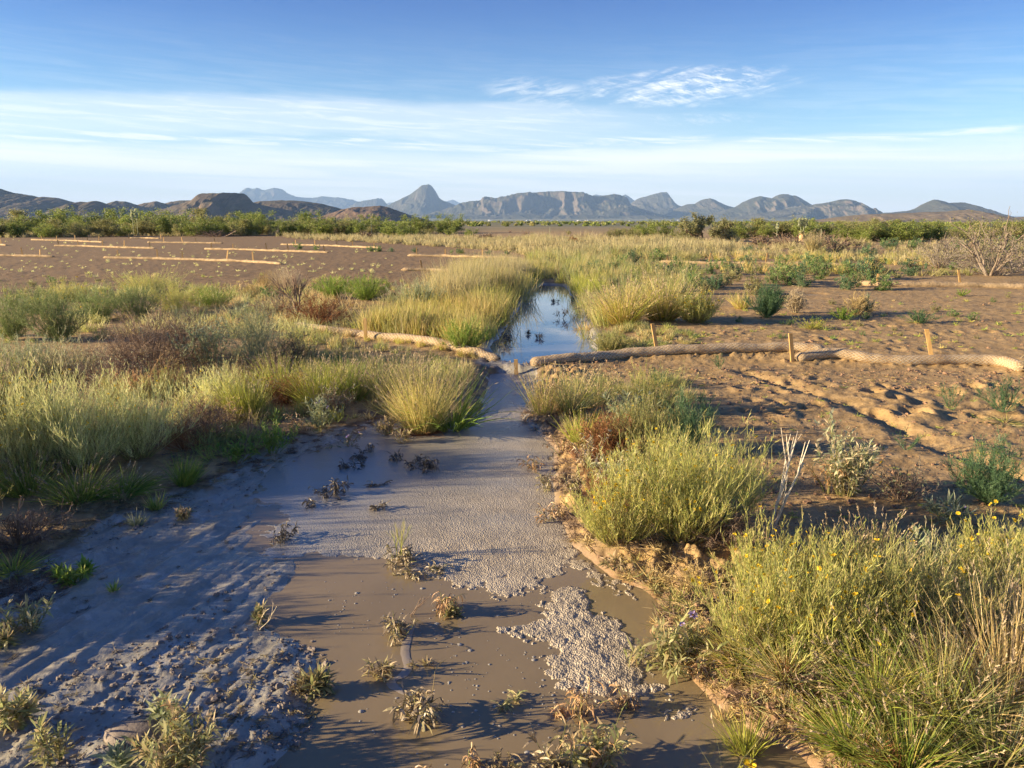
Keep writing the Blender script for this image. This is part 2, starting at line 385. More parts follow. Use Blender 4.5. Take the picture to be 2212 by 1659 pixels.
ICV1, ICF1 = subdiv(ICO, ICF)
def stones(pts, size, rng, flat=.6):
    n = len(pts); Vb = ICV1[None]*(1+rng.normal(0, .22, (n, len(ICV1), 1)))
    s = size[:, None, None]*rng.uniform(.6, 1.3, (n, 1, 3))*np.array([1, 1, flat])
    Vb = Vb*s; a = rng.uniform(0, 6.28, n); ca, sa = np.cos(a)[:, None], np.sin(a)[:, None]
    x = Vb[..., 0]*ca-Vb[..., 1]*sa; y = Vb[..., 0]*sa+Vb[..., 1]*ca
    z = land(pts[:, 0], pts[:, 1])[0]
    Vb = np.stack([x+pts[:, :1], y+pts[:, 1:2], Vb[..., 2]+z[:, None]+size[:, None]*.2], -1).reshape(-1, 3)
    Fb = (ICF1[None]+np.arange(n)[:, None, None]*len(ICV1)).reshape(-1, 3)
    return Vb, Fb
def scatter(P, n, rng):
    """n random points inside polygon P, spread evenly over the photo's view of it"""
    lo, hi = P.min(0), P.max(0); out = np.zeros((0, 2))
    while len(out) < n:
        q = rng.uniform(lo, hi, (n*3, 2)); out = np.r_[out, q[sdist(q[:, 0], q[:, 1], P) < 0]]
    return out[:n]
def spoly(pts, n, rng):
    A = np.array(pts, float); lo, hi = A.min(0), A.max(0); out = np.zeros((0, 2))
    while len(out) < n:
        q = rng.uniform(lo, hi, (n*3, 2)); out = np.r_[out, q[sdist(q[:, 0], q[:, 1], A) < 0]]
    return out[:n]
MUDROCK = pmat('mud_coated_stone', (.27, .225, .18), .75, .4, (40, .004), (12, .7))
DRYCLOD = pmat('dry_clod', (.33, .21, .13), .95, .2, (40, .006), (10, .7))
rng = np.random.default_rng(3)
q = np.array([G(u, v) for u, v in np.r_[spoly([(230,1520),(300,1400),(470,1330),(680,1360),(700,1440),(650,1600),(480,1640),(400,1560)], 420, rng), spoly([(600,1360),(740,1400),(760,1460),(720,1540),(660,1640),(560,1640)], 260, rng), spoly([(0,1659),(0,1500),(200,1440),(560,1220),(640,1230),(440,1340),(300,1659)], 500, rng), spoly([(150,1150),(550,1010),(560,1060),(250,1200)], 160, rng)]])
V, F = stones(q, np.minimum(rng.lognormal(-5.45, .55, len(q)), .02), rng)
link('gravel', mesh('gravel', V, F, None, False), MUDROCK, kind='stuff', label='mud-coated gravel and small clods on the mud bank', category='gravel')
q = [spoly([(1180,790),(2210,815),(2212,860),(1500,850),(1250,830)], 1300, rng), spoly([(1500,800),(2212,830),(2212,1150),(1650,1200),(1600,1000)], 1500, rng), spoly([(1250,1170),(1350,1240),(1560,1300),(1620,1480),(1760,1580),(1900,1700),(1780,1700),(1640,1560),(1480,1430),(1400,1320),(1390,1262)], 1500, rng), spoly([(1290,650),(2212,640),(2212,780),(1290,775)], 1100, rng)]
q = np.array([G(u, v) for u, v in np.concatenate(q)]); q = q[(sdist(q[:,0], q[:,1], FLOW) > 0) & (sdist(q[:,0], q[:,1], POND) > 0)]
s = np.minimum(rng.lognormal(-5.35, .6, len(q)), .025); wd = np.minimum(linedist(q[:,0], q[:,1], WAT_B), linedist(q[:,0], q[:,1], WAT_C)); s *= 1+1.2*np.exp(-(wd/.3)**2)
V, F = stones(q, s, rng, .7)
link('clods', mesh('clods', V, F, None, False), DRYCLOD, kind='stuff', label='dry brown clods strewn over the bare soil', category='clods')
# one larger flat stone at the bottom left
for (u, v, s_, lb) in ((292, 1592, .095, 'flat mud-coated stone beside the leafy weeds at the lower left'), (375, 1640, .06, 'rounded muddy stone under the pale leafy weed')):
    p_ = G(u, v); V, F = subdiv(ICV1, ICF1); rg_ = np.random.default_rng(int(u))
    V = V*(1+.12*fbm(V[:,0:1]*1.5, V[:,1:2]*1.5+V[:,2:3], 3, 4))*np.array([s_, s_*.75, s_*.3])
    link('stone', mesh('stone', V, F, None, True), MUDROCK, loc=(p_[0], p_[1], LZ(*p_)+s_*.08), label=lb, category='stone')

# ---------------------------------------------------------------- mountains
MT = {}
def rockmat(name, a, b, rock, sc):
    t = newmat(name); tc = t.add('ShaderNodeTexCoord').outputs['Object']
    n = t.noise(t.mapv(tc, (sc,)*3), 1, 7, .62); n2 = t.noise(t.mapv(tc, (sc*6,)*3), 1, 6, .65)
    nz = t.add('ShaderNodeSeparateXYZ', ins={0: t.add('ShaderNodeNewGeometry').outputs['True Normal']}).outputs['Z']
    c = t.mix(t.mr(n, .38, .62), a, b); c = t.mix(t.mr(n2, .42, .64, 0, .7), c, tuple(x*.62 for x in a))
    c = t.mix(t.mr(nz, .80, .55), c, rock)
    p = t.add('ShaderNodeBsdfPrincipled', ins={'Base Color': c, 'Roughness': 1.0, 'Specular IOR Level': .1})
    bb = t.add('ShaderNodeBump', ins={'Height': n2, 'Distance': .05/sc, 'Strength': .6})
    t.put(p.inputs['Normal'], bb.outputs[0])
    t.put(t.out.inputs['Surface'], p.outputs[0]); return t.mat
M_NEAR = rockmat('scrub_hillside', (.145, .115, .080), (.100, .090, .055), (.17, .12, .085), .006)
M_TAN = rockmat('dry_grass_hillside', (.30, .225, .135), (.21, .17, .10), (.28, .19, .12), .006)
M_FAR = rockmat('mountain_slope', (.10, .095, .07), (.065, .07, .045), (.135, .11, .085), .0022)
def mountain(name, label, D, prof, depth, mat, seed, cliff=0.0, spur=.35, lam=None, back=1.0):
    P = np.array([[ray(u, v)[0]/ray(u, v)[1]*D, CAMH+ray(u, v)[2]/ray(u, v)[1]*D] for u, v in prof])
    zb = float(np.interp(D, [p[0] for p in PR], [p[1] for p in PR]))-D*.004
    n = 420; xs = np.linspace(P[0, 0], P[-1, 0], n)
    Hh = np.interp(xs, P[:, 0], P[:, 1])
    k = np.array([1, 3, 4, 3, 1.])/12; Hs = np.convolve(np.pad(Hh, 2, 'edge'), k, 'valid')
    Hh = .35*Hh+.65*Hs
    H0 = Hh-zb; Hm = H0.max(); fade = sstep(0, .06, np.linspace(0, 1, n))*sstep(0, .06, np.linspace(1, 0, n))
    H0 = H0+Hm*.03*fbm(xs/(depth*.10), xs*0+seed, 4, seed)*fade
    s = np.linspace(-1, 1, 120)
    S, XX = np.meshgrid(s, xs); HH = np.repeat(H0[:, None], 120, 1)
    lam = lam or depth*.45
    w = fbm(XX/lam, S*depth/lam*.7, 4, seed+3)
    sp = ridged((XX+.35*depth*w)/lam*1.0, S*depth/lam*.35+seed, 6, seed+9)
    a = np.clip(np.abs(S), 0, 1)
    a2 = np.clip(a-spur*(sp-.45)*a*(1-a)*2.6+.06*w*a, 0, 1)
    g = (1-a2)**1.45
    if cliff: g = np.clip(g*(1+cliff)-cliff*.15*(1-a)**8, 0, 1)
    # rugged crest is kept at the profile; flanks carry gullies
    Zm = zb+HH*g+Hm*.05*fbm(XX/(lam*.25), S*depth/(lam*.25), 4, seed+20)*np.clip(a*4, 0, 1)*(1-a)+Hm*.03*ridged(XX/(lam*.11), S*depth/(lam*.2), 4, seed+25)*np.clip(a*5, 0, 1)*(1-a)
    YY = D+S*depth*np.where(S < 0, 1, back)
    Xp = XX*(1+0*YY)
    V = np.stack([Xp, YY, Zm], -1).reshape(-1, 3); m = 120
    i = np.arange(n-1)[:, None]*m+np.arange(m-1)[None]
    F = np.stack([i, i+m, i+m+1, i+1], -1).reshape(-1, 4)
    link(name, mesh(name, V, F, None, True), mat, kind='structure', label=label)
mt = mountain
mt('mountain', 'faint blue peak between the cone peak and the mesa', 26000, [(940,448),(960,436),(970,433),(978,431),(984,434),(994,438),(1010,448)], 1800, M_FAR, 1)
mt('mountain', 'faint blue ridge left of the cone peak', 26000, [(820,447),(835,439),(850,436),(868,441),(885,448)], 1800, M_FAR, 31)
mt('mountain', 'jagged blue massif behind the flat-topped hill', 19000, [(470,460),(500,440),(516,419),(525,410),(535,405),(545,407),(556,405),(564,409),(572,410),(583,408),(594,405),(604,407),(610,409),(619,416),(638,424),(675,428),(694,424),(715,425),(741,427),(769,433),(788,441),(830,455),(880,468)], 2600, M_FAR, 2, spur=.5)
mt('mountain', 'small blue butte left of the cone peak', 15500, [(740,458),(775,438),(790,434),(806,432),(820,429),(825,433),(830,439),(836,444),(870,458),(900,468)], 1300, M_FAR, 3, .3)
mt('mountain', 'steep cone-shaped peak', 11500, [(740,474),(800,459),(841,444),(860,434),(875,427),(888,420),(897,415),(908,405),(914,400),(919,400),(927,398),(931,401),(936,408),(942,418),(947,427),(955,432),(963,436),(981,444),(1020,455),(1100,474)], 1900, M_FAR, 4, .1, spur=.30)
mt('mountain', 'blue hills showing behind the long mesa', 17000, [(1220,440),(1255,428),(1270,424),(1287,420),(1307,423),(1325,425),(1341,423),(1351,420),(1360,425),(1368,431),(1381,443),(1410,460)], 1700, M_FAR, 5)
mt('mountain', 'twin-topped peak right of the mesa', 11800, [(1300,468),(1354,445),(1368,435),(1381,428),(1395,424),(1408,420),(1420,417),(1428,414.5),(1440,414.5),(1445,420),(1449,426),(1457,436),(1465,443),(1500,455),(1560,470)], 1500, M_FAR, 6, spur=.4)
mt('mountain', 'long mesa with a cliff at its left end', 9600, [(880,476),(958,455),(985,446),(998,440),(1020,436),(1039,434),(1044,428),(1049,426),(1060,428),(1072,431),(1085,427),(1099,424),(1115,421),(1129,419),(1155,417),(1180,415.5),(1205,415),(1230,416),(1254,418),(1262,422),(1267,425),(1287,426),(1305,423),(1321,421),(1341,425),(1347,429),(1350,436),(1356,446),(1398,458),(1470,476)], 1500, M_FAR, 7, .35, spur=.6, lam=520)
mt('mountain', 'low foothills before the long mesa', 8200, [(930,477),(1000,466),(1060,468),(1130,462),(1190,466),(1260,463),(1330,468),(1400,464),(1440,470),(1480,477)], 520, M_FAR, 17, 0, spur=.6, lam=260)
mt('mountain', 'small pointed hill between the twin peak and the double hill', 9800, [(1420,472),(1464,449),(1483,441),(1501,440),(1507,436),(1514,432),(1524,429),(1533,428),(1545,431),(1556,437),(1567,443),(1586,448),(1640,470)], 1000, M_FAR, 8)
mt('mountain', 'double-domed hill right of centre', 8600, [(1500,474),(1545,461),(1589,447),(1610,435),(1623,429),(1633,425),(1642,424),(1655,425),(1667,428),(1676,423),(1686,419.5),(1694,418.5),(1701,418.5),(1710,422),(1717,421),(1727,426),(1736,432),(1751,441),(1800,458),(1860,474)], 1250, M_FAR, 9, spur=.6, lam=480)
mt('mountain', 'broad rounded hill right of the double-domed hill', 7600, [(1560,476),(1660,458),(1710,449),(1749,443),(1777,439),(1804,433),(1815,430.5),(1826,430),(1838,431),(1845,433.5),(1861,444),(1891,460),(1930,474)], 1000, M_FAR, 10, spur=.7, lam=330)
mt('mountain', 'pale saddle-topped mound at the far right', 6200, [(1860,474),(1910,460),(1973,454),(1990,446),(2005,437),(2017,431),(2025,431),(2038,434),(2050,438),(2066,437),(2083,437.5),(2098,441),(2113,447),(2135,458),(2160,472),(2190,480)], 900, M_FAR, 11, spur=.3)
mt('hills', 'tan grassy ridge at the right horizon', 2300, [(1560,484),(1640,479),(1700,477),(1771,474),(1839,465),(1891,462),(1930,461),(1976,459),(2010,457.5),(2044,456.5),(2070,454),(2094,452),(2113,455),(2140,464),(2159,470),(2185,470),(2212,468),(2300,462),(2420,470)], 420, M_TAN, 12, spur=.35, lam=170)
mt('hills', 'dark hill at the left edge of the view', 3300, [(-420,455),(-300,425),(-200,405),(-100,398),(0,407),(14,412),(27,416),(50,419),(68,421),(82,425),(109,425),(125,427),(137,431),(164,440),(200,460),(250,478)], 700, M_NEAR, 13, spur=.5, lam=300)
mt('hills', 'low rounded hill left of the three little knolls', 2700, [(40,482),(93,468),(131,449),(155,440),(175,435),(191,436),(200,434),(208,434),(220,437),(232,441),(254,449),(310,466),(360,480)], 420, M_NEAR, 14, spur=.5, lam=200)
mt('hills', 'first of the little knolls left of the flat-topped hill', 3400, [(190,462),(232,439),(252,433),(270,435),(282,438),(295,442),(330,456),(370,470)], 380, M_NEAR, 15)
mt('hills', 'pointed little knoll left of the flat-topped hill', 3500, [(260,462),(292,443),(315,438),(338,434),(352,438),(366,442),(410,462)], 350, M_NEAR, 16)
mt('hills', 'gentle shoulder behind the flat-topped hill', 3600, [(310,465),(355,440),(370,435),(385,433),(412,432),(450,431),(500,445),(560,470)], 400, M_NEAR, 18)
mt('hills', 'flat-topped dark hill', 2600, [(270,478),(330,462),(357,454),(390,443),(410,437),(428,431),(434,425),(438,421),(445,418.5),(462,418),(482,418.5),(505,418),(520,418.5),(526,422),(533,431),(541,438),(570,446),(640,462),(720,480)], 460, M_NEAR, 19, .15, spur=.6, lam=190)
mt('hills', 'broad low hill right of the flat-topped hill', 2900, [(440,476),(500,455),(537,440),(558,435),(578,433),(610,432),(637,433),(665,435),(694,440),(720,446),(741,452),(790,468),(830,480)], 480, M_NEAR, 20, spur=.5, lam=220)
mt('hills', 'small brown hill with a sunlit face', 2100, [(640,484),(700,467),(719,459),(740,452),(756,449),(764,447),(772,446),(783,447),(794,446),(810,444.5),(822,444),(833,446),(844,449),(860,455),(881,463),(928,477),(1010,486)], 330, rockmat('brown_hillside', (.21, .145, .095), (.16, .115, .075), (.21, .14, .10), .008), 21, spur=.6, lam=150)
mt('hills', 'long dark toe of the hills at the left', 1900, [(-300,478),(-60,470),(60,472),(200,473),(330,470),(460,473),(600,474),(700,472),(800,476),(900,480),(980,483),(1040,487)], 220, M_NEAR, 22, spur=.5, lam=120)
# ================================================================ plant workshop
def unit(a): return a/(np.linalg.norm(a, axis=-1, keepdims=True)+1e-9)
def grow(base, d, Ln, K, up, jit, rng):
    """polylines (N,K,3) grown from base along d; up>0 bends to the light, up<0 droops"""
    N = len(base); P = np.zeros((N, K, 3)); P[:, 0] = base; d = unit(d); Ln = np.broadcast_to(Ln, (N,))[:, None]
    for k in range(1, K):
        P[:, k] = P[:, k-1]+d*Ln/(K-1)
        d = unit(d+np.array([0, 0, 1.])*np.reshape(up, (-1, 1))/(K-1)+rng.normal(0, jit, (N, 3)))
    return P
def along(P, n, t0, t1, rng, tilt=.8, upb=.2, order=None):
    """n start points on the polylines P, with directions that lean away from them"""
    i = rng.integers(0, len(P), n) if order is None else np.repeat(np.arange(len(P)), order)
    n = len(i); t = rng.uniform(t0, t1, n)*(P.shape[1]-1); k = np.minimum(t.astype(int), P.shape[1]-2); f = (t-k)[:, None]
    b = P[i, k]*(1-f)+P[i, k+1]*f; d = unit(P[i, k+1]-P[i, k])
    return b, unit(d+unit(rng.normal(0, 1, (n, 3)))*tilt+np.array([0, 0, upb])), i
def ribbons(P, w, C, rng, prof=None, flat=False):
    """P (N,K,3), w width (N,), C (N,3) or (N,K,3) pigment"""
    N, K, _ = P.shape; T = unit(np.gradient(P, axis=1))
    r = np.array([0, 0, 1.])[None]+rng.normal(0, .35, (N, 3)) if flat else rng.normal(0, 1, (N, 3))
    S = unit(np.cross(T, r[:, None, :]))
    if prof is None: prof = np.linspace(1, .25, K)
    W = np.broadcast_to(w, (N,))[:, None, None]*np.array(prof)[None, :, None]*.5
    V = np.stack([P-S*W, P+S*W], 2).reshape(-1, 3)
    C = np.broadcast_to(C[:, None, :] if C.ndim == 2 else C, (N, K, 3)); Cc = np.repeat(C[:, :, None, :], 2, 2).reshape(-1, 3)
    b = (np.arange(N)*K*2)[:, None]+np.arange(K-1)[None]*2; b = b.ravel()
    return V, np.c_[b, b+1, b+3, b+2], Cc
def tubes(P, r, C, sides=5, prof=None):
    N, K, _ = P.shape; T = unit(np.gradient(P, axis=1)); ref = np.where(np.abs(T[..., 2:3]) > .9, [1., 0, 0], [0, 0, 1.])
    A = unit(np.cross(T, ref)); B = np.cross(T, A); prof = np.linspace(1, .35, K) if prof is None else np.array(prof)
    Rr = np.broadcast_to(r, (N,))[:, None]*prof[None]
    a = np.arange(sides)/sides*2*np.pi
    V = P[:, :, None]+(A[:, :, None]*np.cos(a)[:, None]+B[:, :, None]*np.sin(a)[:, None])*Rr[:, :, None, None]
    b = (np.arange(N)[:, None, None]*K+np.arange(K-1)[None, :, None])*sides; j = np.arange(sides)[None, None]; j2 = (j+1) % sides
    F = np.stack([b+j, b+j2, b+j2+sides, b+j+sides], -1).reshape(-1, 4)
    C = np.broadcast_to(np.asarray(C, float).reshape(-1, 1, 1, 3), (N, K, sides, 3)).reshape(-1, 3)
    return V.reshape(-1, 3), F, C
def join(*parts):
    V, F, C, n = [], [], [], 0
    for v, f, c in parts: V.append(v); F.append(f+n); C.append(c); n += len(v)
    return np.concatenate(V), np.concatenate(F), np.concatenate(C)
def pal(cols, n, rng, var=.18, w=None):
    cols = np.array(cols); c = cols[rng.choice(len(cols), n, p=w)]
    f = rng.uniform(0, 1, (n, 1)); c2 = cols[rng.choice(len(cols), n, p=w)]
    return (c*(1-f*.5)+c2*f*.5)*rng.uniform(1-var, 1+var, (n, 1))
def disc(n, rx, ry, rng, pw=.5):
    a = rng.uniform(0, 6.283, n); r = rng.uniform(0, 1, n)**pw
    return np.c_[np.cos(a)*r*rx, np.sin(a)*r*ry, np.zeros(n)]
STRAW = [(.50,.37,.16),(.42,.33,.13),(.56,.44,.23)]; YG = [(.32,.34,.055),(.25,.30,.05),(.42,.38,.09)]; GRN = [(.13,.22,.035),(.18,.26,.045),(.25,.30,.06)]
BLUEG = [(.075,.135,.065),(.06,.115,.05),(.11,.17,.08)]; SILV = [(.25,.28,.16),(.19,.23,.12),(.31,.32,.20)]; TWIG = [(.25,.18,.13),(.34,.26,.19),(.19,.13,.09)]
RED = [(.27,.12,.05),(.34,.18,.08),(.22,.11,.055)]; MUDDY = [(.33,.26,.16),(.38,.30,.19),(.24,.19,.11),(.30,.27,.12)]; DARKMUD = [(.14,.115,.085),(.17,.14,.10),(.11,.10,.07)]; PALE = [(.56,.47,.30),(.48,.39,.25)]; DRYLEAF = [(.42,.26,.12),(.50,.36,.20),(.33,.19,.09)]
MX = {'straw': STRAW, 'yg': YG, 'green': GRN, 'blue': BLUEG, 'silver': SILV, 'twig': TWIG, 'red': RED, 'muddy': MUDDY, 'darkmud': DARKMUD, 'pale': PALE, 'dryleaf': DRYLEAF,
      'mixgrass': STRAW+YG[:1]+GRN[1:]+SILV[:2]+[(.34,.32,.15),(.26,.26,.12)], 'strawyg': STRAW+YG, 'greenstraw': GRN+GRN+STRAW[:2]+YG, 'greytwig': [(.26,.22,.18),(.34,.30,.24),(.20,.17,.135)], 'bone': [(.74,.66,.50),(.64,.56,.42)], 'fgreen': [(.14,.195,.065),(.19,.23,.09),(.105,.155,.05),(.24,.25,.11)], 'farstraw': [(.44,.37,.20),(.36,.31,.16),(.30,.29,.13)], 'sagepale': [(.44,.45,.18),(.53,.51,.22),(.34,.38,.14),(.54,.50,.26)], 'goldgrass': [(.62,.50,.20),(.52,.46,.14),(.68,.56,.27),(.42,.42,.10)], 'sageyellow': [(.34,.35,.09),(.42,.40,.12),(.24,.29,.07),(.45,.38,.15),(.30,.29,.13)], 'silverdry': SILV+PALE, 'olive': [(.20,.22,.07),(.28,.27,.10),(.15,.17,.06),(.33,.26,.12)], 'wetleaf': [(.24,.26,.10),(.32,.31,.15),(.34,.26,.14)]}
M_LEAF = leafmat('leaf', .5, .40, .35, 1.45); M_GRASS = leafmat('grass_blade', .5, .42, .3, 1.3); M_DRY = leafmat('dry_stalk', .8, .12, .15); M_MUDLEAF = leafmat('mud_caked_leaf', .45, .06, .5); M_PETAL = leafmat('petal', .6, .3, .2, 1.0, .1); M_WOODY = leafmat('woody_stem', .85, 0.0, .2)

def k_grass(h, w, rng, col='mixgrass', n=None, bw=.0035, heads=.15, lean=.55, base=None, depth=1.0):
    n = n or int(240+900*w*h); sc = h
    b = disc(n, w*.22, w*.22*depth, rng, .6)
    a = b/np.array([w*.22, w*.22*depth, 1])
    d = np.c_[a[:, 0]*lean*w/h*1.1, a[:, 1]*lean*w/h*1.1, np.ones(n)]+rng.normal(0, .2, (n, 3))+np.r_[rng.normal(0, .12, 2), 0]
    L_ = h*np.where(rng.uniform(0, 1, n) < .35, rng.uniform(.25, .7, n), rng.uniform(.6, 1.18, n))
    P = grow(b, d, L_, 6, rng.uniform(-.9, .15, n)*lean*1.3, .05, rng); P[..., 2] = np.maximum(P[..., 2], .005)
    C = pal(MX[col], n, rng); parts = [ribbons(P, bw*rng.uniform(.6, 1.3, n), C, rng, [.8, 1, .95, .8, .5, .12])]
    if base:                                               # old thatch round the foot
        m = n//2; P2 = grow(disc(m, w*.26, w*.26, rng), rng.normal(0, 1, (m, 3))*[1, 1, .35]+[0, 0, .35], h*.28*rng.uniform(.5, 1.2, m), 4, -.5, .15, rng); P2[..., 2] = np.maximum(P2[..., 2], .004)
        parts.append(ribbons(P2, bw*1.1, pal(MX[base], m, rng), rng))
    out = {'blades': (join(*parts), M_GRASS)}
    if heads > 0:
        m = int(n*heads); i = rng.integers(0, n, m); tip = P[i, -1]; dd = unit(P[i, -1]-P[i, -3])
        q, dq, _ = along(np.stack([P[i, -2], tip, tip+dd*h*.12], 1), m*7, .2, 1, rng, .5, 0)
        H = grow(q, dq, h*.045, 2, 0, 0, rng)
        out['seed_heads'] = (join(ribbons(np.stack([tip, tip+dd*h*.06, tip+dd*h*.12], 1), bw*.5, pal(STRAW, m, rng), rng), ribbons(H, bw*1.1, pal(PALE+TWIG[:2], len(q), rng), rng, [1, .6])), M_DRY)
    return out
def k_flowers(P, n, rng, size=.009, col=(.80, .56, .03)):
    i = rng.integers(0, len(P), n)
    return ('flowers', P[i, -1], np.c_[rng.normal(0, .5, (n, 2)), rng.uniform(0, 6.28, n)], size*rng.uniform(.7, 1.3, n), tuple(col))
_FL = {}
def flower_mesh(col):
    if col in _FL: return _FL[col]
    rng = np.random.default_rng(77); a = np.arange(7)/7*2*np.pi; d = np.c_[np.cos(a), np.sin(a), np.full(7, .3)]
    Pp = np.stack([d*0, d*.6, d], 1); V, F, C = ribbons(Pp, .75, np.tile(np.array(col), (7, 1))*rng.uniform(.8, 1.15, (7, 1)), rng, [.5, 1, .6], True)
    b = (ICO*[.28, .28, .2]+[0, 0, .1]); n0 = len(V); V = np.r_[V, b]; C = np.r_[C, np.tile(np.array([.5, .27, .03]), (12, 1))]
    me = mesh('flower', V, [F, ICF+n0], C); me.materials.append(M_PETAL); _FL[col] = me; return me
def k_thread(h, w, rng, col='sageyellow', flowers=60, dens=1.0, deadbase=True, bw=.0028, depth=.8, fcol=(.80,.56,.03), fsize=.008):
    """rounded bush of threadlike upright stems"""
    n = int(170*dens*max(w/.7, .4)); a = rng.uniform(0, 6.283, n); r = rng.uniform(0, 1, n)**.6
    b = np.c_[np.cos(a)*r*w*.13, np.sin(a)*r*w*.13*depth, np.zeros(n)]
    d = np.c_[np.cos(a)*r*w*.62, np.sin(a)*r*w*.62*depth, h*(1.05-.55*r*r)]+rng.normal(0, .035, (n, 3))
    P = grow(b, d, np.linalg.norm(d, axis=1)*rng.uniform(.60, 1.10, n)*(1+.22*np.sin(a*2+rng.uniform(0, 6))*r), 6, .5, .10, rng)
    m = int(n*13); q, dq, _ = along(P, m, .18, .98, rng, .75, .55); P1 = grow(q, dq, h*.17*rng.uniform(.5, 1.3, m), 4, .5, .07, rng)
    m2 = int(m*1.9); q, dq, _ = along(P1, m2, .1, .95, rng, .8, .4); P2 = grow(q, dq, h*.055*rng.uniform(.5, 1.3, m2), 3, .3, .05, rng)
    st = join(ribbons(P, bw*1.5, pal(MX['olive'], n, rng), rng), ribbons(P1, bw, pal(MX[col], m, rng), rng))
    out = {'stems': (st, M_LEAF), 'leaves': (ribbons(P2, bw*.95, pal(MX[col], m2, rng), rng, [.8, 1, .3]), M_LEAF)}
    if deadbase:
        m = int(n*1.6); q, dq, _ = along(P, m, .02, .45, rng, 1.2, -.1); P3 = grow(q, dq, h*.22*rng.uniform(.4, 1.2, m), 4, -.3, .18, rng); P3[..., 2] = np.maximum(P3[..., 2], .004)
        out['dead_twigs'] = (ribbons(P3, bw, pal(TWIG+STRAW[:1], m, rng), rng), M_DRY)
    if flowers: out['flowers'] = (k_flowers(P1[P1[:, -1, 2] > h*.45] if (P1[:, -1, 2] > h*.45).sum() > 10 else P1, flowers, rng, fsize, fcol), None)
    return out
def k_feather(h, w, rng, col='blue', dens=1.0, flowers=0, bw=.003):
    """tumbleweed while green: many plumes of short needles"""
    n = int(38*dens*max(w/.4, .5)); a = rng.uniform(0, 6.283, n); r = rng.uniform(0, 1, n)**.6
    b = np.c_[np.cos(a)*r*w*.06, np.sin(a)*r*w*.06, np.zeros(n)]
    d = np.c_[np.cos(a)*r*w*.62, np.sin(a)*r*w*.62, h*(1.05-.65*r*r)]
    P = grow(b, d, np.linalg.norm(d, axis=1)*rng.uniform(.75, 1.05, n), 6, .45, .05, rng)
    m = n*14; q, dq, _ = along(P, m, .08, .95, rng, .75, .25); P1 = grow(q, dq, h*.27*rng.uniform(.4, 1.1, m)*(1-.0*r.mean()), 5, .35, .06, rng)
    m2 = m*11; q, dq, _ = along(P1, m2, .03, 1, rng, 1.1, .1); P2 = grow(q, dq, h*.05*rng.uniform(.5, 1.3, m2), 2, 0, 0, rng)
    out = {'stems': (join(ribbons(P, bw*1.5, pal(MX[col], n, rng), rng), ribbons(P1, bw, pal(MX[col], m, rng), rng)), M_LEAF), 'leaves': (ribbons(P2, bw*.85, pal(MX[col], m2, rng), rng, [1, .4]), M_LEAF)}
    if flowers: out['flowers'] = (k_flowers(P1, flowers, rng, .012), None)
    return out
LEAFP = [.25, .85, 1, .75, .12]
def k_leafy(h, w, rng, col='silver', n=9, leaf=.045, lw=.011, dens=14, wilt=0.0, scol='olive', dry=0, flower=0, mat=None, bw=.0045):
    """upright weeds with long narrow leaves; wilt hangs the leaves down"""
    if wilt > .25: n = max(3, int(n*.75)); dens = int(dens*.72); lw = lw*.72; leaf = leaf*.9
    a = rng.uniform(0, 6.283, n); r = rng.uniform(.1, 1, n)
    b = np.c_[np.cos(a)*r*w*.15, np.sin(a)*r*w*.15, np.zeros(n)-.01]
    d = np.c_[np.cos(a)*r*w*.5, np.sin(a)*r*w*.5, h*rng.uniform(.7, 1.1, n)]
    P = grow(b, d, np.linalg.norm(d, axis=1)*rng.uniform(.7, 1.05, n), 6, .3-wilt*1.2, .10, rng); P[:, 1:, 2] = np.maximum(P[:, 1:, 2], .004)
    nb = n*2; q, dq, _ = along(P, nb, .3, .8, rng, .9, .2-wilt*.3); P1 = grow(q, dq, h*.4*rng.uniform(.5, 1, nb), 5, .3-wilt, .1, rng); P1[..., 2] = np.maximum(P1[..., 2], .004)
    m = n*dens; q, dq, _ = along(P, m, .15, 1, rng, 1.3, .1-wilt*.7); q1, dq1, _ = along(P1, m, .1, 1, rng, 1.2, .1-wilt*.7)
    q = np.r_[q, q1]; dq = np.r_[dq, dq1]; m = len(q)
    Lf = grow(q, dq, leaf*rng.uniform(.5, 1.35, m), 5, -.4-wilt*2.0, .12+.12*wilt, rng); Lf[..., 2] = np.maximum(Lf[..., 2], .003)
    mat = mat or (M_MUDLEAF if wilt > .4 else M_LEAF)
    out = {'stems': (join(tubes(P, bw*.5, pal(MX[scol], n, rng), 4), ribbons(P1, bw*.7, pal(MX[scol], nb, rng), rng)), M_WOODY), 'leaves': (ribbons(Lf, lw*rng.uniform(.6, 1.25, m)*(1-.35*wilt), pal(MX[col], m, rng), rng, LEAFP, wilt < .4), mat)}
    if dry:
        Pd = grow(b[rng.integers(0, n, dry)], np.c_[rng.normal(0, .35, (dry, 2)), np.ones(dry)], h*rng.uniform(.8, 1.25, dry), 6, -.3, .09, rng)
        q, dq, _ = along(Pd, dry*9, .5, 1, rng, 1.2, -.8); Ld = grow(q, dq, leaf*.8*rng.uniform(.5, 1.2, dry*9), 4, -1.5, .2, rng)
        out['dead_stalks'] = (join(tubes(Pd, bw*.4, pal(TWIG+PALE, dry, rng), 4), ribbons(Ld, lw*.6, pal(DRYLEAF, dry*9, rng), rng, [.4, 1, .8, .2])), M_DRY)
    if flower: out['flowers'] = (k_flowers(P, flower, rng, .016, (.46, .36, .66)), None)
    return out
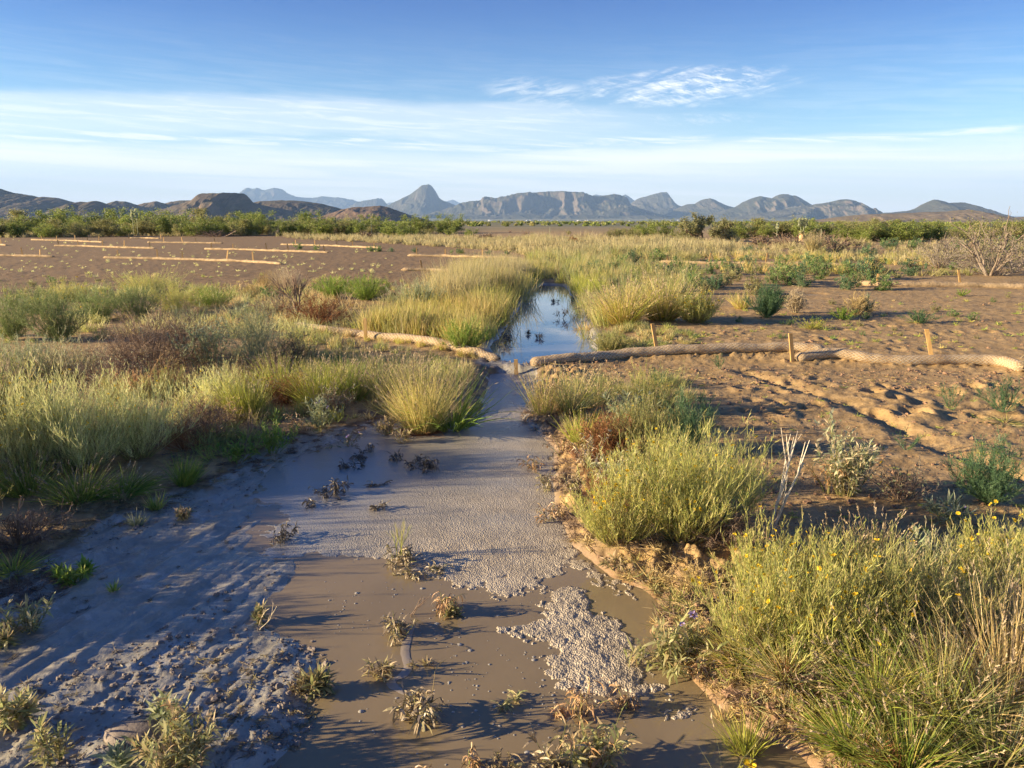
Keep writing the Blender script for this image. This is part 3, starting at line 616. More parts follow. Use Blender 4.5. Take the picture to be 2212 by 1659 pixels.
def k_twig(h, w, rng, col='twig', dens=1.0, bw=.0032, leaves=0, lcol='silver', curl=.16, flat=.0, flowers=0):
    """tangle of dry twigs"""
    n = int(42*dens); a = rng.uniform(0, 6.283, n); r = rng.uniform(.1, 1, n)
    d = np.c_[np.cos(a)*r*w*.55, np.sin(a)*r*w*.5, h*(1.0-.7*r*r)*(1-flat*.3)]
    P = grow(np.c_[np.cos(a)*r*w*.15, np.sin(a)*r*w*.15, np.zeros(n)], d, np.linalg.norm(d, axis=1)*rng.uniform(.6, 1.05, n), 6, 0, curl*.7, rng); P[..., 2] = np.maximum(P[..., 2], .003)
    m = n*9; q, dq, _ = along(P, m, .15, .98, rng, .9, .15); P1 = grow(q, dq, h*.38*rng.uniform(.3, 1.1, m), 5, 0, curl, rng)
    m2 = m*4; q, dq, _ = along(P1, m2, .1, .98, rng, 1.0, .1); P2 = grow(q, dq, h*.13*rng.uniform(.4, 1.2, m2), 4, 0, curl, rng)
    for p_ in (P1, P2): p_[..., 2] = np.maximum(p_[..., 2], .003)
    out = {'twigs': (join(ribbons(P, bw*1.8, pal(MX[col], n, rng), rng), ribbons(P1, bw, pal(MX[col], m, rng), rng), ribbons(P2, bw*.7, pal(MX[col], m2, rng), rng)), M_DRY)}
    if leaves:
        q, dq, _ = along(P2, leaves, .2, 1, rng, 1.2, .2); Lf = grow(q, dq, .018*rng.uniform(.6, 1.3, leaves), 3, -.3, .1, rng)
        out['leaves'] = (ribbons(Lf, .006, pal(MX[lcol], leaves, rng), rng, [.4, 1, .2]), M_LEAF)
    if flowers: out['flowers'] = (k_flowers(P1, flowers, rng, .012), None)
    return out
def k_ball(h, w, rng, col='straw', dens=1.0, bw=.003):
    n = int(420*dens); d = unit(rng.normal(0, 1, (n, 3))); d[:, 2] = np.abs(d[:, 2]); d *= np.array([w*.5, w*.5, h])
    P = grow(d*.05, d, np.linalg.norm(d, axis=1)*rng.uniform(.8, 1.02, n), 5, .1, .12, rng)
    m = n*9; q, dq, _ = along(P, m, .3, 1, rng, .9, .1); P1 = grow(q, dq, h*.15*rng.uniform(.5, 1.2, m), 3, .1, .12, rng); P1[..., 2] = np.maximum(P1[..., 2], .003)
    return {'twigs': (join(ribbons(P, bw, pal(MX[col], n, rng), rng), ribbons(P1, bw*.75, pal(MX[col], m, rng), rng)), M_DRY)}
def k_branch(h, w, rng, col='pale', n=2, bw=.012, lean=(.4, 0), droop=0.0, kids=7, curl=.07):
    """one bare forked branch"""
    P = grow(np.c_[rng.normal(0, .01, (n, 2)), np.zeros(n)-.02], np.c_[np.full(n, lean[0])+rng.normal(0, .12, n), np.full(n, lean[1]), np.ones(n)], h*rng.uniform(.75, 1.05, n), 9, -droop, curl, rng)
    q, dq, _ = along(P, kids*n, .35, .85, rng, .42, .15); P1 = grow(q, dq, h*.34*rng.uniform(.5, 1.1, kids*n), 6, .1-droop, curl, rng)
    q, dq, _ = along(P1, kids*n, .2, .9, rng, .5, .1); P2 = grow(q, dq, h*.14*rng.uniform(.4, 1.1, kids*n), 4, .1-droop, curl, rng)
    return {'stem': (tubes(P, bw*.5, pal(MX[col], n, rng), 6), M_WOODY), 'twigs': (join(tubes(P1, bw*.24, pal(MX[col], kids*n, rng), 4), tubes(P2, bw*.14, pal(MX[col], kids*n, rng), 4)), M_WOODY)}
KINDS = {'grass': k_grass, 'thread': k_thread, 'feather': k_feather, 'leafy': k_leafy, 'twig': k_twig, 'ball': k_ball, 'branch': k_branch}
NAMES = {'grass': 'grass_clump', 'thread': 'flowering_bush', 'feather': 'tumbleweed_bush', 'leafy': 'leafy_weed', 'twig': 'dry_bush', 'ball': 'tumbleweed', 'branch': 'bare_branch'}
CATS = {'grass': 'grass clump', 'thread': 'bush', 'feather': 'bush', 'leafy': 'weed', 'twig': 'bush', 'ball': 'tumbleweed', 'branch': 'branch'}
def plant_at(kind, x, y, h, w, label, seed, name=None, cat=None, z=None, group=None, rz=0, **kw):
    rng = np.random.default_rng(seed)
    parts = KINDS[kind](h, w, rng, **kw)
    z = LZ(x, y) if z is None else z
    nm = name or NAMES[kind]
    root = link(nm, None, loc=(x, y, max(z, -.01)), rz=rz, label=label, category=cat or CATS[kind])
    if group: root['group'] = group
    for pn, (geo_, mat) in parts.items():
        if geo_[0] is not None and isinstance(geo_[0], str):
            _, pos, rot, sz, fc = geo_; fm = flower_mesh(fc)
            for k in range(min(len(pos), 100)):
                o = link('flower', fm, None, root, loc=tuple(pos[k])); o.rotation_euler = tuple(rot[k]); o.scale = (sz[k],)*3
        else:
            V, F, C = geo_; link(pn, mesh(pn, V, F, C), mat, root)
    return root
_seed = [100]
def put(kind, u, v, hp, wp, label, **kw):
    """a plant whose foot the photo shows at (u,v), hp tall and wp wide in its pixels"""
    p = G(u, v); k = ppm(p); _seed[0] += 1
    return plant_at(kind, p[0], p[1], hp/k*1.03, wp/k, label, _seed[0], **kw)

# ================================================================ the plants one can point at
# ---- left bank
put('thread', 45, 1050, 190, 230, 'pale yellow-flowered bush cut by the left edge, above the grassy fringe', col='sagepale', flowers=45, dens=1.3)
put('thread', 175, 1035, 195, 240, 'tall pale yellow-flowered bush, second from the left edge of the bank', col='sagepale', flowers=35, dens=1.3)
put('thread', 300, 1005, 160, 200, 'pale sage bush with curled tips at the right end of the left bushes', col='sagepale', flowers=8, dens=1.1)
put('thread', 110, 965, 130, 240, 'pale sage bush behind the big flowering ones at the left', col='sagepale', flowers=25)
put('grass', 60, 1085, 78, 150, 'green grass with seed heads under the bush at the left edge', col='greenstraw', heads=.25, n=420)
put('grass', 175, 1095, 80, 170, 'coarse green grass clump at the foot of the tall pale bush', col='greenstraw', heads=.3, n=520)
put('grass', 270, 1080, 66, 190, 'sprawling green grass reaching down to the mud at the left', col='green', heads=.25, n=420, lean=.8)
put('grass', -40, 1090, 80, 170, 'green grass just at the left margin of the view', col='greenstraw', n=420)
put('twig', 440, 955, 85, 190, 'mat of brown dry twigs between the pale bushes and the yellow-green grass', col='twig', dens=1.6, leaves=900, lcol='dryleaf')
put('twig', 400, 985, 60, 120, 'red-brown dry twigs low on the left bank', col='red', dens=1)
put('leafy', 585, 975, 65, 150, 'low green weeds at the edge of the mud below the twig mat', col='green', n=22, leaf=.05, lw=.008, scol='green')
put('leafy', 510, 1000, 45, 110, 'sprawling green weed on the mud edge', col='green', n=14, leaf=.05, lw=.008)
put('branch', 520, 985, 110, 80, 'pale dry forked stalks leaning over the left mud edge', col='twig', bw=.006, n=4, kids=6, lean=(.5, 0))
put('grass', 400, 1056, 72, 62, 'small bright green grass tuft alone on the mud', col='green', n=300, heads=0, bw=.003)
put('grass', 338, 1102, 45, 40, 'small dull tuft left of and below the bright tuft', col='greenstraw', n=110, heads=0)
put('grass', 295, 1135, 40, 50, 'sparse grey-green tuft on the mud below the left bushes', col='silver', n=90, heads=0)
put('leafy', 402, 1118, 28, 50, 'tiny muddy weed under the bright green tuft', col='muddy', n=7, leaf=.03)
put('grass', 535, 915, 105, 110, 'bright yellow-green grass clump left of the red-brown thatch', col='yg', n=520, heads=.1)
put('twig', 625, 880, 62, 130, 'rusty dry tuft between two yellow-green grass clumps', col='red', dens=1.8, leaves=500, lcol='red')
put('grass', 600, 865, 90, 110, 'green grass with rusty base behind the rusty tuft', col='yg', n=400, base='red')
put('grass', 690, 885, 98, 130, 'tall yellow-green grass clump above the silver-leaved weed', col='yg', n=640, heads=.2)
put('grass', 760, 872, 92, 130, 'seedy green grass clump on the left bank, next to the big straw clump', col='greenstraw', n=620, heads=.35)
put('grass', 830, 870, 92, 120, 'grey-green seedy grass just behind the big straw clump, left side', col='mixgrass', n=560, heads=.4)
put('grass', 885, 862, 84, 120, 'yellow-green grass behind the big straw clump, nearest the mud channel', col='mixgrass', n=560, heads=.4)
put('leafy', 690, 932, 72, 90, 'silver-leaved weed at the mud edge left of the big straw clump', col='silver', n=16, leaf=.05, lw=.010, flower=3)
put('leafy', 628, 945, 60, 60, 'curled dry weed beside the silver-leaved one', col='dryleaf', n=10, leaf=.04, wilt=.5)
put('twig', 720, 905, 62, 90, 'olive thicket of twigs behind the silver-leaved weed', col='twig', dens=1, leaves=500, lcol='silver')
put('thread', 470, 905, 90, 160, 'pale green bush behind the brown twig mat', col='sagepale', flowers=5, dens=.9)
put('thread', 350, 880, 70, 120, 'olive bush in the gap behind the pale bushes', col='olive', flowers=4)
put('feather', 245, 885, 62, 80, 'small dark green bush in shade behind the yellow-flowered bushes', col='olive')
put('twig', 320, 812, 135, 250, 'heap of grey-brown dead twigs, largest on the left bank', col='twig', dens=2.6, bw=.004)
put('twig', 410, 795, 125, 170, 'grey dead brush at the right of the twig heap', col='twig', dens=1.8, leaves=600, lcol='silver')
put('leafy', 460, 812, 115, 180, 'sage-coloured leafy bush right of the twig heap', col='silver', n=26, leaf=.05, lw=.012, dens=16)
put('twig', 560, 800, 130, 190, 'grey-green twiggy bush left of the buried roll end', col='silver', dens=2.2, leaves=1600, lcol='silver')
put('twig', 585, 845, 75, 170, 'dark low bush in front of the grey-green twiggy bush', col='twig', dens=1.5, leaves=900, lcol='olive')
put('thread', 45, 830, 85, 190, 'grey-green bush at the left edge behind the yellow flowers', col='silver', flowers=4, dens=1.1)
put('thread', 150, 830, 75, 170, 'grey-green bush with buff tips, left of the twig heap', col='silverdry', flowers=0, dens=1.1)
put('twig', 15, 850, 70, 120, 'pale dead twigs at the left edge', col='pale', dens=1.4)
put('thread', 275, 870, 55, 130, 'rusty seeding weed patch below the twig heap', col='dryleaf', flowers=0, dens=.8)
put('feather', 130, 752, 100, 130, 'dense green feathery bush left of the twig heap', col='fgreen', dens=1.3)
put('feather', 30, 750, 105, 120, 'green feathery bush cut by the left edge', col='fgreen', dens=1.2)
put('feather', 215, 705, 75, 130, 'green bush with yellow flowers behind the dense feathery one', col='fgreen', flowers=10)
put('feather', 300, 700, 70, 130, 'green bush, second of the row behind the twig heap', col='fgreen', flowers=12)
put('feather', 385, 690, 66, 120, 'green bush, third of the row behind the twig heap', col='sageyellow', flowers=8)
put('feather', 80, 690, 60, 110, 'green bush behind the feathery ones near the left edge', col='fgreen', flowers=14)
put('thread', 455, 680, 45, 110, 'low green mound before the bare loam, left of the tumbleweeds', col='green', flowers=5)
put('thread', 150, 660, 40, 110, 'low yellow-flowered weeds where the left bank meets the loam', col='sageyellow', flowers=25, fsize=.02)
put('thread', 320, 640, 38, 140, 'low straw-green weeds at the loam edge in the middle left', col='sageyellow', flowers=8)
put('ball', 548, 650, 26, 52, 'small round straw tumbleweed, left of the larger ones', col='straw')
put('ball', 580, 632, 38, 62, 'straw tumbleweed leaning on its neighbour', col='straw')
put('ball', 620, 636, 52, 92, 'largest straw tumbleweed on the left bank', col='pale')
put('branch', 645, 705, 115, 120, 'bare dead shrub with spreading grey branches above the roll end', col='twig', n=6, bw=.022, kids=10, curl=.14, lean=(.05, 0), name='dead_shrub', cat='shrub')
put('twig', 690, 715, 62, 150, 'rusty brown twigs around the bare dead shrub', col='red', dens=1.8, bw=.006)
put('twig', 610, 700, 50, 120, 'brown twigs left of the bare dead shrub', col='twig', dens=1.2, bw=.006)
put('thread', 905, 690, 62, 100, 'grey-green rounded bush before the tall pale grass', col='silver', flowers=0, dens=1.4, bw=.005)
put('thread', 1000, 772, 58, 110, 'bright green low bush right beside the pond and the roll', col='green', flowers=0, dens=1.3, bw=.004)
put('feather', 790, 660, 50, 110, 'green weeds behind the roll, left of the tall grass', col='green', dens=.9, bw=.005)
put('feather', 720, 655, 45, 90, 'green weeds right of the dead shrub', col='green', dens=.9, bw=.005)
put('twig', 240, 850, 75, 200, 'grey-brown twigs in front of the twig heap', col='twig', dens=1.8, leaves=800, lcol='silver')
put('twig', 370, 860, 60, 170, 'pinkish dry stalks below the twig heap', col='dryleaf', dens=1.6)
put('twig', 500, 870, 70, 160, 'straw-brown dry weeds left of the bright yellow-green clump', col='straw', dens=1.3, leaves=500, lcol='silver')
put('leafy', 470, 880, 62, 130, 'grey leafy weed right of the pinkish stalks', col='silver', n=20, leaf=.045, lw=.009)
put('twig', 650, 800, 70, 120, 'olive twiggy growth at the roll end', col='twig', dens=1.4, leaves=1100, lcol='olive')
# ---- channel
put('grass', 912, 925, 140, 140, 'big straw-coloured bunch grass standing in the muddy channel', col='goldgrass', n=1100, heads=.2, base='red', lean=.55, bw=.003)
put('grass', 975, 920, 130, 150, 'long green blades arching from the right side of the big straw clump', col='green', n=170, heads=0, bw=.008, lean=1.0)
put('leafy', 835, 932, 50, 50, 'mud-splashed weed left of the big straw clump', col='muddy', n=8, leaf=.045)
put('leafy', 870, 948, 36, 40, 'leafy sprig at the foot of the big straw clump', col='muddy', n=5, leaf=.04)
put('leafy', 750, 955, 42, 70, 'wilted weed at the mud edge with a lilac flower', col='muddy', n=9, leaf=.04, wilt=.5, flower=2)
for a_ in [(790, 972, 26, 85, 'dark wilted weed, farthest left of those in the slick below the clump', 12), (735, 998, 26, 38, 'small dark wilted sprig in the slick', 5), (775, 1000, 20, 34, 'smallest dark sprig, between two wilted weeds', 4), (853, 985, 30, 30, 'single dark sprig left of the big flattened weed', 4), (910, 1000, 34, 105, 'big flattened dark weed in the slick below the straw clump', 18), (722, 1058, 38, 90, 'broad wilted weed at the left of the slick', 14), (808, 1040, 16, 50, 'low wilted weed right of the broad one', 6), (660, 1080, 20, 46, 'flat dead weed left of the broad wilted one', 6), (826, 1090, 26, 38, 'lone arched dead weed in the middle of the slick', 6), (612, 1155, 38, 52, 'dead grey weed at the left of the sunlit strip', 9)]:
    put('leafy', a_[0], a_[1], a_[2], a_[3], a_[4], col='darkmud', n=a_[5], leaf=.05, lw=.013, wilt=.7, scol='darkmud')
put('leafy', 862, 1200, 44, 95, 'mud-caked foot of the upright green stems in the sunlit strip', col='muddy', n=14, leaf=.045, wilt=.6, lw=.012)
put('branch', 862, 1190, 92, 90, 'upright green forked stems in the sunlit strip', col='sageyellow', n=7, bw=.005, kids=4, lean=(.05, 0), name='green_stems', cat='weed')
put('leafy', 893, 1228, 32, 60, 'drooping mud-brown weed below the green stems', col='muddy', n=9, leaf=.05, wilt=.9)
put('leafy', 948, 1226, 28, 62, 'drooping mud-brown weed right of the green stems', col='muddy', n=8, leaf=.045, wilt=.9)
put('leafy', 955, 1300, 60, 62, 'brown plume of hanging dead leaves in the puddle', col='dryleaf', n=10, leaf=.06, wilt=1.3, lw=.012, dens=18)
put('branch', 880, 1318, 75, 120, 'bare bent twigs left of the hanging dead leaves', col='twig', n=3, bw=.005, kids=3, lean=(.5, 0), droop=.4)
put('leafy', 858, 1362, 52, 85, 'mud-caked weed below the bent twigs', col='muddy', n=14, leaf=.05, wilt=.6)
put('leafy', 985, 1312, 24, 36, 'small leaf sprig right of the hanging dead leaves', col='wetleaf', n=4, leaf=.04)
put('leafy', 560, 1335, 38, 40, 'small green sprig at the foot of the dry twig on the mud', col='wetleaf', n=5, leaf=.035)
put('branch', 548, 1345, 88, 60, 'dry bent twig with curled leaf on the left mud', col='pale', n=2, bw=.006, kids=3, lean=(.55, 0), curl=.16)
put('leafy', 818, 1445, 50, 72, 'mud-grey weed in the puddle, left of centre', col='muddy', n=10, leaf=.05, wilt=.35)
put('leafy', 910, 1422, 18, 46, 'low star-shaped sprig in the puddle', col='muddy', n=5, leaf=.04, wilt=.3)
put('leafy', 905, 1532, 88, 100, 'tallest mud-caked weed in the middle of the puddle', col='muddy', n=15, leaf=.06, wilt=.5, lw=.015)
put('leafy', 1105, 1500, 32, 62, 'small tan weed alone in the puddle', col='wetleaf', n=6, leaf=.045, wilt=.4)
put('leafy', 1258, 1530, 95, 66, 'upright brown dead weed at the foam tip', col='dryleaf', n=8, leaf=.06, wilt=1.1, lw=.012)
put('leafy', 1200, 1525, 28, 26, 'curled red-brown sprig left of the upright dead weed', col='dryleaf', n=3, leaf=.04, wilt=.8)
put('leafy', 1350, 1510, 50, 60, 'thin brown weed at the right tip of the foam', col='dryleaf', n=7, leaf=.04, wilt=.8)
put('leafy', 1015, 1632, 58, 32, 'narrow red-brown stalk standing in the puddle', col='dryleaf', n=4, leaf=.045, wilt=1.0)
put('leafy', 915, 1668, 52, 72, 'rusty withered weed at the bottom of the puddle', col='dryleaf', n=10, leaf=.06, wilt=1.2)
put('leafy', 1195, 1668, 92, 190, 'big mud-caked weed patch at the bottom centre, left part', col='muddy', n=26, leaf=.06, lw=.014, wilt=.45, dens=12)
put('leafy', 1275, 1640, 105, 150, 'mud-caked weeds with upright leafy tips at the bottom centre, right part', col='wetleaf', n=18, leaf=.06, lw=.015, wilt=.3, dry=3)
put('twig', 1080, 1655, 40, 130, 'flattened muddy twigs left of the weed patch', col='muddy', dens=.7, bw=.005)
put('leafy', 690, 1475, 45, 62, 'leafy sprig leaning from the mud bank into the puddle', col='wetleaf', n=7, leaf=.055)
put('twig', 655, 1480, 34, 90, 'muddy root tangle on the puddle shore', col='muddy', dens=.6, bw=.005)
for a_ in [(1165, 735, 14, 26, 'tiny drowned sprig in the middle of the pond', 4), (1195, 655, 10, 30, 'floating weed near the head of the pond', 5), (1140, 725, 9, 18, 'dark speck of weed left of the middle of the pond', 3), (1212, 690, 26, 34, 'drowned stems towards the right side of the pond', 6), (1095, 745, 30, 26, 'dark twiggy weed at the left margin of the pond', 6)]:
    put('leafy', a_[0], a_[1], a_[2], a_[3], a_[4], col='darkmud', n=a_[5], leaf=.05, lw=.008, wilt=.2, scol='darkmud', z=.04)
for a_ in [(1240, 690, 40, 50, 'thin reeds at the right margin of the pond'), (1262, 735, 40, 40, 'sparse green reeds in the right corner of the pond'), (1130, 655, 40, 50, 'thin reeds at the left margin of the pond')]:
    put('grass', *a_[:4], a_[4], col='mixgrass', n=60, heads=.1, bw=.004, z=.04)
# ---- right bank
put('grass', 1175, 908, 95, 110, 'sparse tall grass with airy heads at the right of the channel', col='strawyg', n=230, heads=.5, lean=.4)
put('grass', 1235, 905, 95, 120, 'denser tan grass beside the airy-headed grass', col='mixgrass', n=420, heads=.3, base='red')
put('grass', 1290, 880, 75, 100, 'grey-green seedy grass behind the rusty bush', col='mixgrass', n=320, heads=.3)
put('grass', 1255, 965, 68, 90, 'bright green grass left of the rusty bush', col='yg', n=300, heads=.1)
put('twig', 1315, 992, 88, 150, 'rusty brown dry bush on the right bank', col='red', dens=2.2, leaves=1300, lcol='red')
put('leafy', 1360, 950, 100, 130, 'tall silver-green weed behind the rusty bush', col='silver', n=22, leaf=.055, dens=16)
put('thread', 1400, 900, 92, 150, 'pale olive bush on the right bank near the roll', col='sageyellow', flowers=5, dens=1)
put('thread', 1390, 990, 120, 160, 'olive bush between the rusty bush and the dark feathery one', col='olive', flowers=10, dens=1.2)
put('feather', 1475, 990, 128, 130, 'dark green feathery bush at the edge of the bare soil', col='blue', dens=1.4)
put('feather', 1420, 850, 48, 60, 'small green sprig just below the roll', col='blue', dens=.6)
put('leafy', 1270, 1030, 72, 110, 'whitish mud-dried weed at the left of the right bank', col='pale', n=16, leaf=.035, wilt=.3, mat=M_DRY)
put('leafy', 1340, 1080, 90, 130, 'straw-coloured leafy weed above the yellow-flowered bush', col='silverdry', n=18, leaf=.04, wilt=.2)
put('leafy', 1152, 1005, 45, 62, 'mud-brown weed standing in the foam, upper of three', col='dryleaf', n=9, leaf=.045, wilt=.7)
put('leafy', 1185, 1050, 52, 74, 'mud-brown weed in the foam, middle of three', col='muddy', n=11, leaf=.045, wilt=.7)
put('leafy', 1190, 1115, 50, 74, 'mud-brown weed in the foam, lowest of three', col='dryleaf', n=10, leaf=.045, wilt=.8)
put('leafy', 1232, 1075, 60, 60, 'tan weed at the foam margin left of the flowering bush', col='muddy', n=9, leaf=.045, wilt=.5)
put('leafy', 1218, 985, 50, 60, 'dry stalks above the foam margin', col='dryleaf', n=8, leaf=.04, wilt=.6)
put('thread', 1335, 1195, 175, 200, 'yellow-flowered bush nearest the foam, left of two', col='sageyellow', flowers=60, dens=1.4)
put('thread', 1470, 1190, 225, 270, 'large yellow-flowered bush in the centre of the right bank', col='sageyellow', flowers=65, dens=1.5)
put('thread', 1570, 1140, 165, 190, 'bush with few flowers at the right of the large flowering one', col='sageyellow', flowers=14, dens=1.2)
put('thread', 1430, 1080, 130, 180, 'yellow-green bush behind the large flowering bush', col='sageyellow', flowers=25, dens=1.1)
put('twig', 1590, 1215, 90, 190, 'dark dry twigs under the large flowering bush', col='twig', dens=1.3, bw=.0035)
put('leafy', 1560, 1195, 90, 100, 'narrow-leaved grey weed among the dark twigs', col='silver', n=9, leaf=.05)
put('leafy', 1330, 1228, 30, 60, 'small tan weed in the puddle below the flowering bush', col='muddy', n=7, leaf=.04, wilt=.4)
put('grass', 1410, 1250, 45, 110, 'thin dry grass at the puddle edge below the flowering bush', col='straw', n=110, heads=0)
put('branch', 1655, 1195, 245, 120, 'bare white forked stem standing tall at the right', col='bone', n=2, bw=.018, kids=6, lean=(.34, 0), curl=.018)
put('leafy', 1825, 1085, 140, 140, 'pale round silver-leaved bush on the bare soil', col='silverdry', n=40, leaf=.045, lw=.012, dens=16, dry=0)
put('leafy', 1790, 1080, 95, 80, 'rust-tinged left side of the pale silver bush', col='dryleaf', n=16, leaf=.035, wilt=.4)
put('twig', 1940, 1100, 72, 130, 'low grey twiggy bush with two yellow daisies', col='twig', dens=1.1, flowers=3, leaves=300, lcol='silver')
put('branch', 1960, 1095, 92, 60, 'dry upright daisy stalks on the bare soil', col='pale', n=4, bw=.005, kids=1, lean=(.1, 0))
put('feather', 2135, 1105, 135, 170, 'dark green feathery bush at the right edge', col='blue', dens=1.5)
put('leafy', 2045, 1155, 62, 100, 'leafy weed with lilac flower left of the feathery bush', col='silver', n=10, leaf=.06, flower=3)
put('feather', 1955, 985, 48, 50, 'thin green sprig on the bare soil right of the silver bush', col='blue', dens=.35)
put('feather', 2055, 895, 62, 60, 'thin green sprig above the rut', col='blue', dens=.4)
put('feather', 2165, 905, 70, 100, 'spreading green weed at the right edge above the rut', col='blue', dens=.7)
put('grass', 2170, 925, 30, 130, 'flat yellow-green grass under the weed at the right edge', col='mixgrass', n=200, heads=0, lean=1.4)
put('feather', 1555, 810, 40, 34, 'tiny green sprig in front of the roll', col='blue', dens=.4)
put('feather', 1520, 905, 50, 60, 'green sprig left of the smooth bare soil', col='blue', dens=.5)
# ---- lower right mass
LR = [('thread', 1650, 1300, 150, 190, 'yellow-green bush below the bare white stem', 'sageyellow', 30), ('thread', 1640, 1440, 235, 260, 'large yellow-flowered bush, leftmost of the lower right thicket', 'sageyellow', 60),
      ('thread', 1790, 1460, 260, 280, 'large yellow-flowered bush, second from the left in the lower right thicket', 'sageyellow', 60), ('thread', 1760, 1320, 150, 220, 'yellow-green bush behind the second thicket bush', 'sageyellow', 25),
      ('thread', 1930, 1440, 250, 260, 'olive bush in the middle of the lower right thicket', 'olive', 14), ('thread', 2070, 1450, 240, 260, 'olive and straw bush right of the thicket middle', 'olive', 8),
      ('thread', 2130, 1310, 160, 240, 'yellow-flowered bush cut by the right edge', 'sageyellow', 60), ('thread', 2225, 1330, 180, 220, 'yellow-flowered bush partly beyond the right edge', 'sageyellow', 40),
      ('thread', 1990, 1310, 120, 220, 'seedy brown-tipped bush behind the thicket middle', 'silverdry', 8), ('thread', 1880, 1290, 110, 180, 'grey bush with airy grass behind the thicket', 'olive', 6)]
for i, (k, u, v, h, w, lb, c, fl) in enumerate(LR): put(k, u, v, h*.93, w, lb, col=c, flowers=fl, dens=1.35)
put('leafy', 1985, 1270, 90, 150, 'broad silver-leaved weed topping the lower right thicket', col='silver', n=12, leaf=.075, lw=.016)
put('grass', 1810, 1250, 95, 130, 'airy brown-headed grass at the top of the thicket', col='olive', n=200, heads=.9)
put('grass', 1890, 1245, 100, 110, 'airy brown-headed grass right of its twin at the thicket top', col='olive', n=180, heads=.9)
GR = [(1900, 1560, 170, 250, 'tangled green and straw grass below the thicket middle', 'greenstraw', None), (2030, 1600, 200, 270, 'tangled straw grass at the lower right', 'mixgrass', 'red'), (2170, 1560, 260, 280, 'tall rusty straw grass at the right edge', 'straw', 'red'),
      (2140, 1680, 190, 300, 'rank green-straw grass in the bottom right corner', 'mixgrass', 'red'), (1960, 1700, 150, 260, 'low tangled grass at the bottom, left of the corner', 'greenstraw', 'twig'), (1830, 1640, 100, 190, 'short matted grass on the puddle bank', 'greenstraw', 'red'),
      (2230, 1470, 210, 200, 'pinkish dry grass on the right edge under the flowering bush', 'pale', 'red'), (1700, 1500, 110, 200, 'matted straw grass under the leftmost thicket bush', 'mixgrass', 'red'), (1600, 1450, 80, 150, 'short yellowed grass at the puddle bank left of the thicket', 'strawyg', 'red')]
for u, v, h, w, lb, c, b_ in GR: put('grass', u, v, h, w, lb, col=c, base=b_, n=900, heads=.15, lean=.95, bw=.003)
put('twig', 1760, 1545, 60, 230, 'brown fallen twigs along the puddle bank', col='twig', dens=1.2, bw=.004, flat=1)
put('branch', 1720, 1540, 120, 100, 'pale driftwood stick lying under the thicket', col='pale', n=1, bw=.012, kids=3, lean=(3.0, 0))
put('twig', 1500, 1290, 60, 170, 'dry straw litter on the bank below the flowering bush', col='straw', dens=1, flat=1)
put('leafy', 1445, 1420, 105, 150, 'leafy weed with a lilac flower at the puddle edge', col='wetleaf', n=22, leaf=.055, lw=.010, flower=2, wilt=.25, mat=M_LEAF)
put('leafy', 1500, 1445, 60, 110, 'brown-leaved weed beside the lilac-flowered one', col='dryleaf', n=12, leaf=.05, wilt=.6)
put('grass', 1612, 1605, 92, 105, 'small yellow-green tuft standing in the puddle', col='yg', n=170, heads=0, bw=.003)
put('grass', 1565, 1535, 36, 60, 'sparse drowned tuft right of the foam', col='straw', n=40, heads=0)
put('grass', 1570, 1690, 160, 40, 'single tall bent grass stalk at the lower right of the puddle', col='sageyellow', n=5, heads=.8, lean=1.5)
put('thread', 1605, 1685, 50, 90, 'yellow flower and grass blades at the bottom edge', col='yg', flowers=3, dens=.25, deadbase=False, fsize=.016)
# ---- lower left
put('leafy', 385, 1655, 112, 200, 'largest pale leafy weed on the lower left mud', col='wetleaf', n=38, leaf=.042, lw=.0075, dry=6, dens=12)
put('leafy', 355, 1575, 65, 50, 'upright leafy sprig above the largest weed', col='silver', n=4, leaf=.05)
put('leafy', 125, 1650, 92, 90, 'upright leafy weed left of the flat stone', col='wetleaf', n=8, leaf=.045, lw=.008)
put('leafy', 265, 1668, 58, 50, 'small leafy weed between the stone and the bottom edge', col='silver', n=4, leaf=.05)
put('leafy', 5, 1590, 90, 80, 'green weed cut by the left edge, lowest', col='wetleaf', n=9, leaf=.045, lw=.008)
put('leafy', 60, 1370, 62, 115, 'sprawling green weed in shade at the left', col='wetleaf', n=10, leaf=.045, lw=.007)
put('leafy', 20, 1400, 42, 60, 'small green weed under the sprawling one', col='wetleaf', n=5, leaf=.05)
put('leafy', 155, 1262, 38, 90, 'low green weed on the shaded mud', col='green', n=7, leaf=.05)
put('leafy', 185, 1240, 34, 40, 'narrow green weed right of the low one', col='green', n=4, leaf=.05)
put('grass', 245, 1280, 26, 30, 'tiny dark tuft on the shaded mud', col='green', n=50, heads=0)
put('twig', 40, 1190, 75, 190, 'pale dead sticks in the dark hollow at the left edge', col='twig', dens=.9, bw=.006)
put('grass', 30, 1250, 62, 140, 'drooping grass in the dark hollow at the left edge', col='greenstraw', n=180, heads=0, lean=1)
put('leafy', 55, 1565, 45, 60, 'small weed with a reddish dead leaf at the left', col='wetleaf', n=6, leaf=.05, dry=2)
# bushes standing just beyond the left edge whose shade falls on the mud
for i, (x, y, h, w) in enumerate([(-2.5, 2.85, .27, .6), (-2.85, 3.35, .34, .7), (-3.3, 2.45, .30, .6), (-3.3, 2.95, .34, .7), (-2.7, 1.70, .24, .5), (-3.9, 3.9, .6, .9), (-3.9, 4.4, .6, 1.0), (-3.5, 4.9, .6, 1.0)]):
    plant_at('thread', x, y, h, w, f'olive bush beyond the left edge, {ORD[i]} of the row that shades the mud', 900+i, col='olive', flowers=8, dens=1.4, bw=.005)
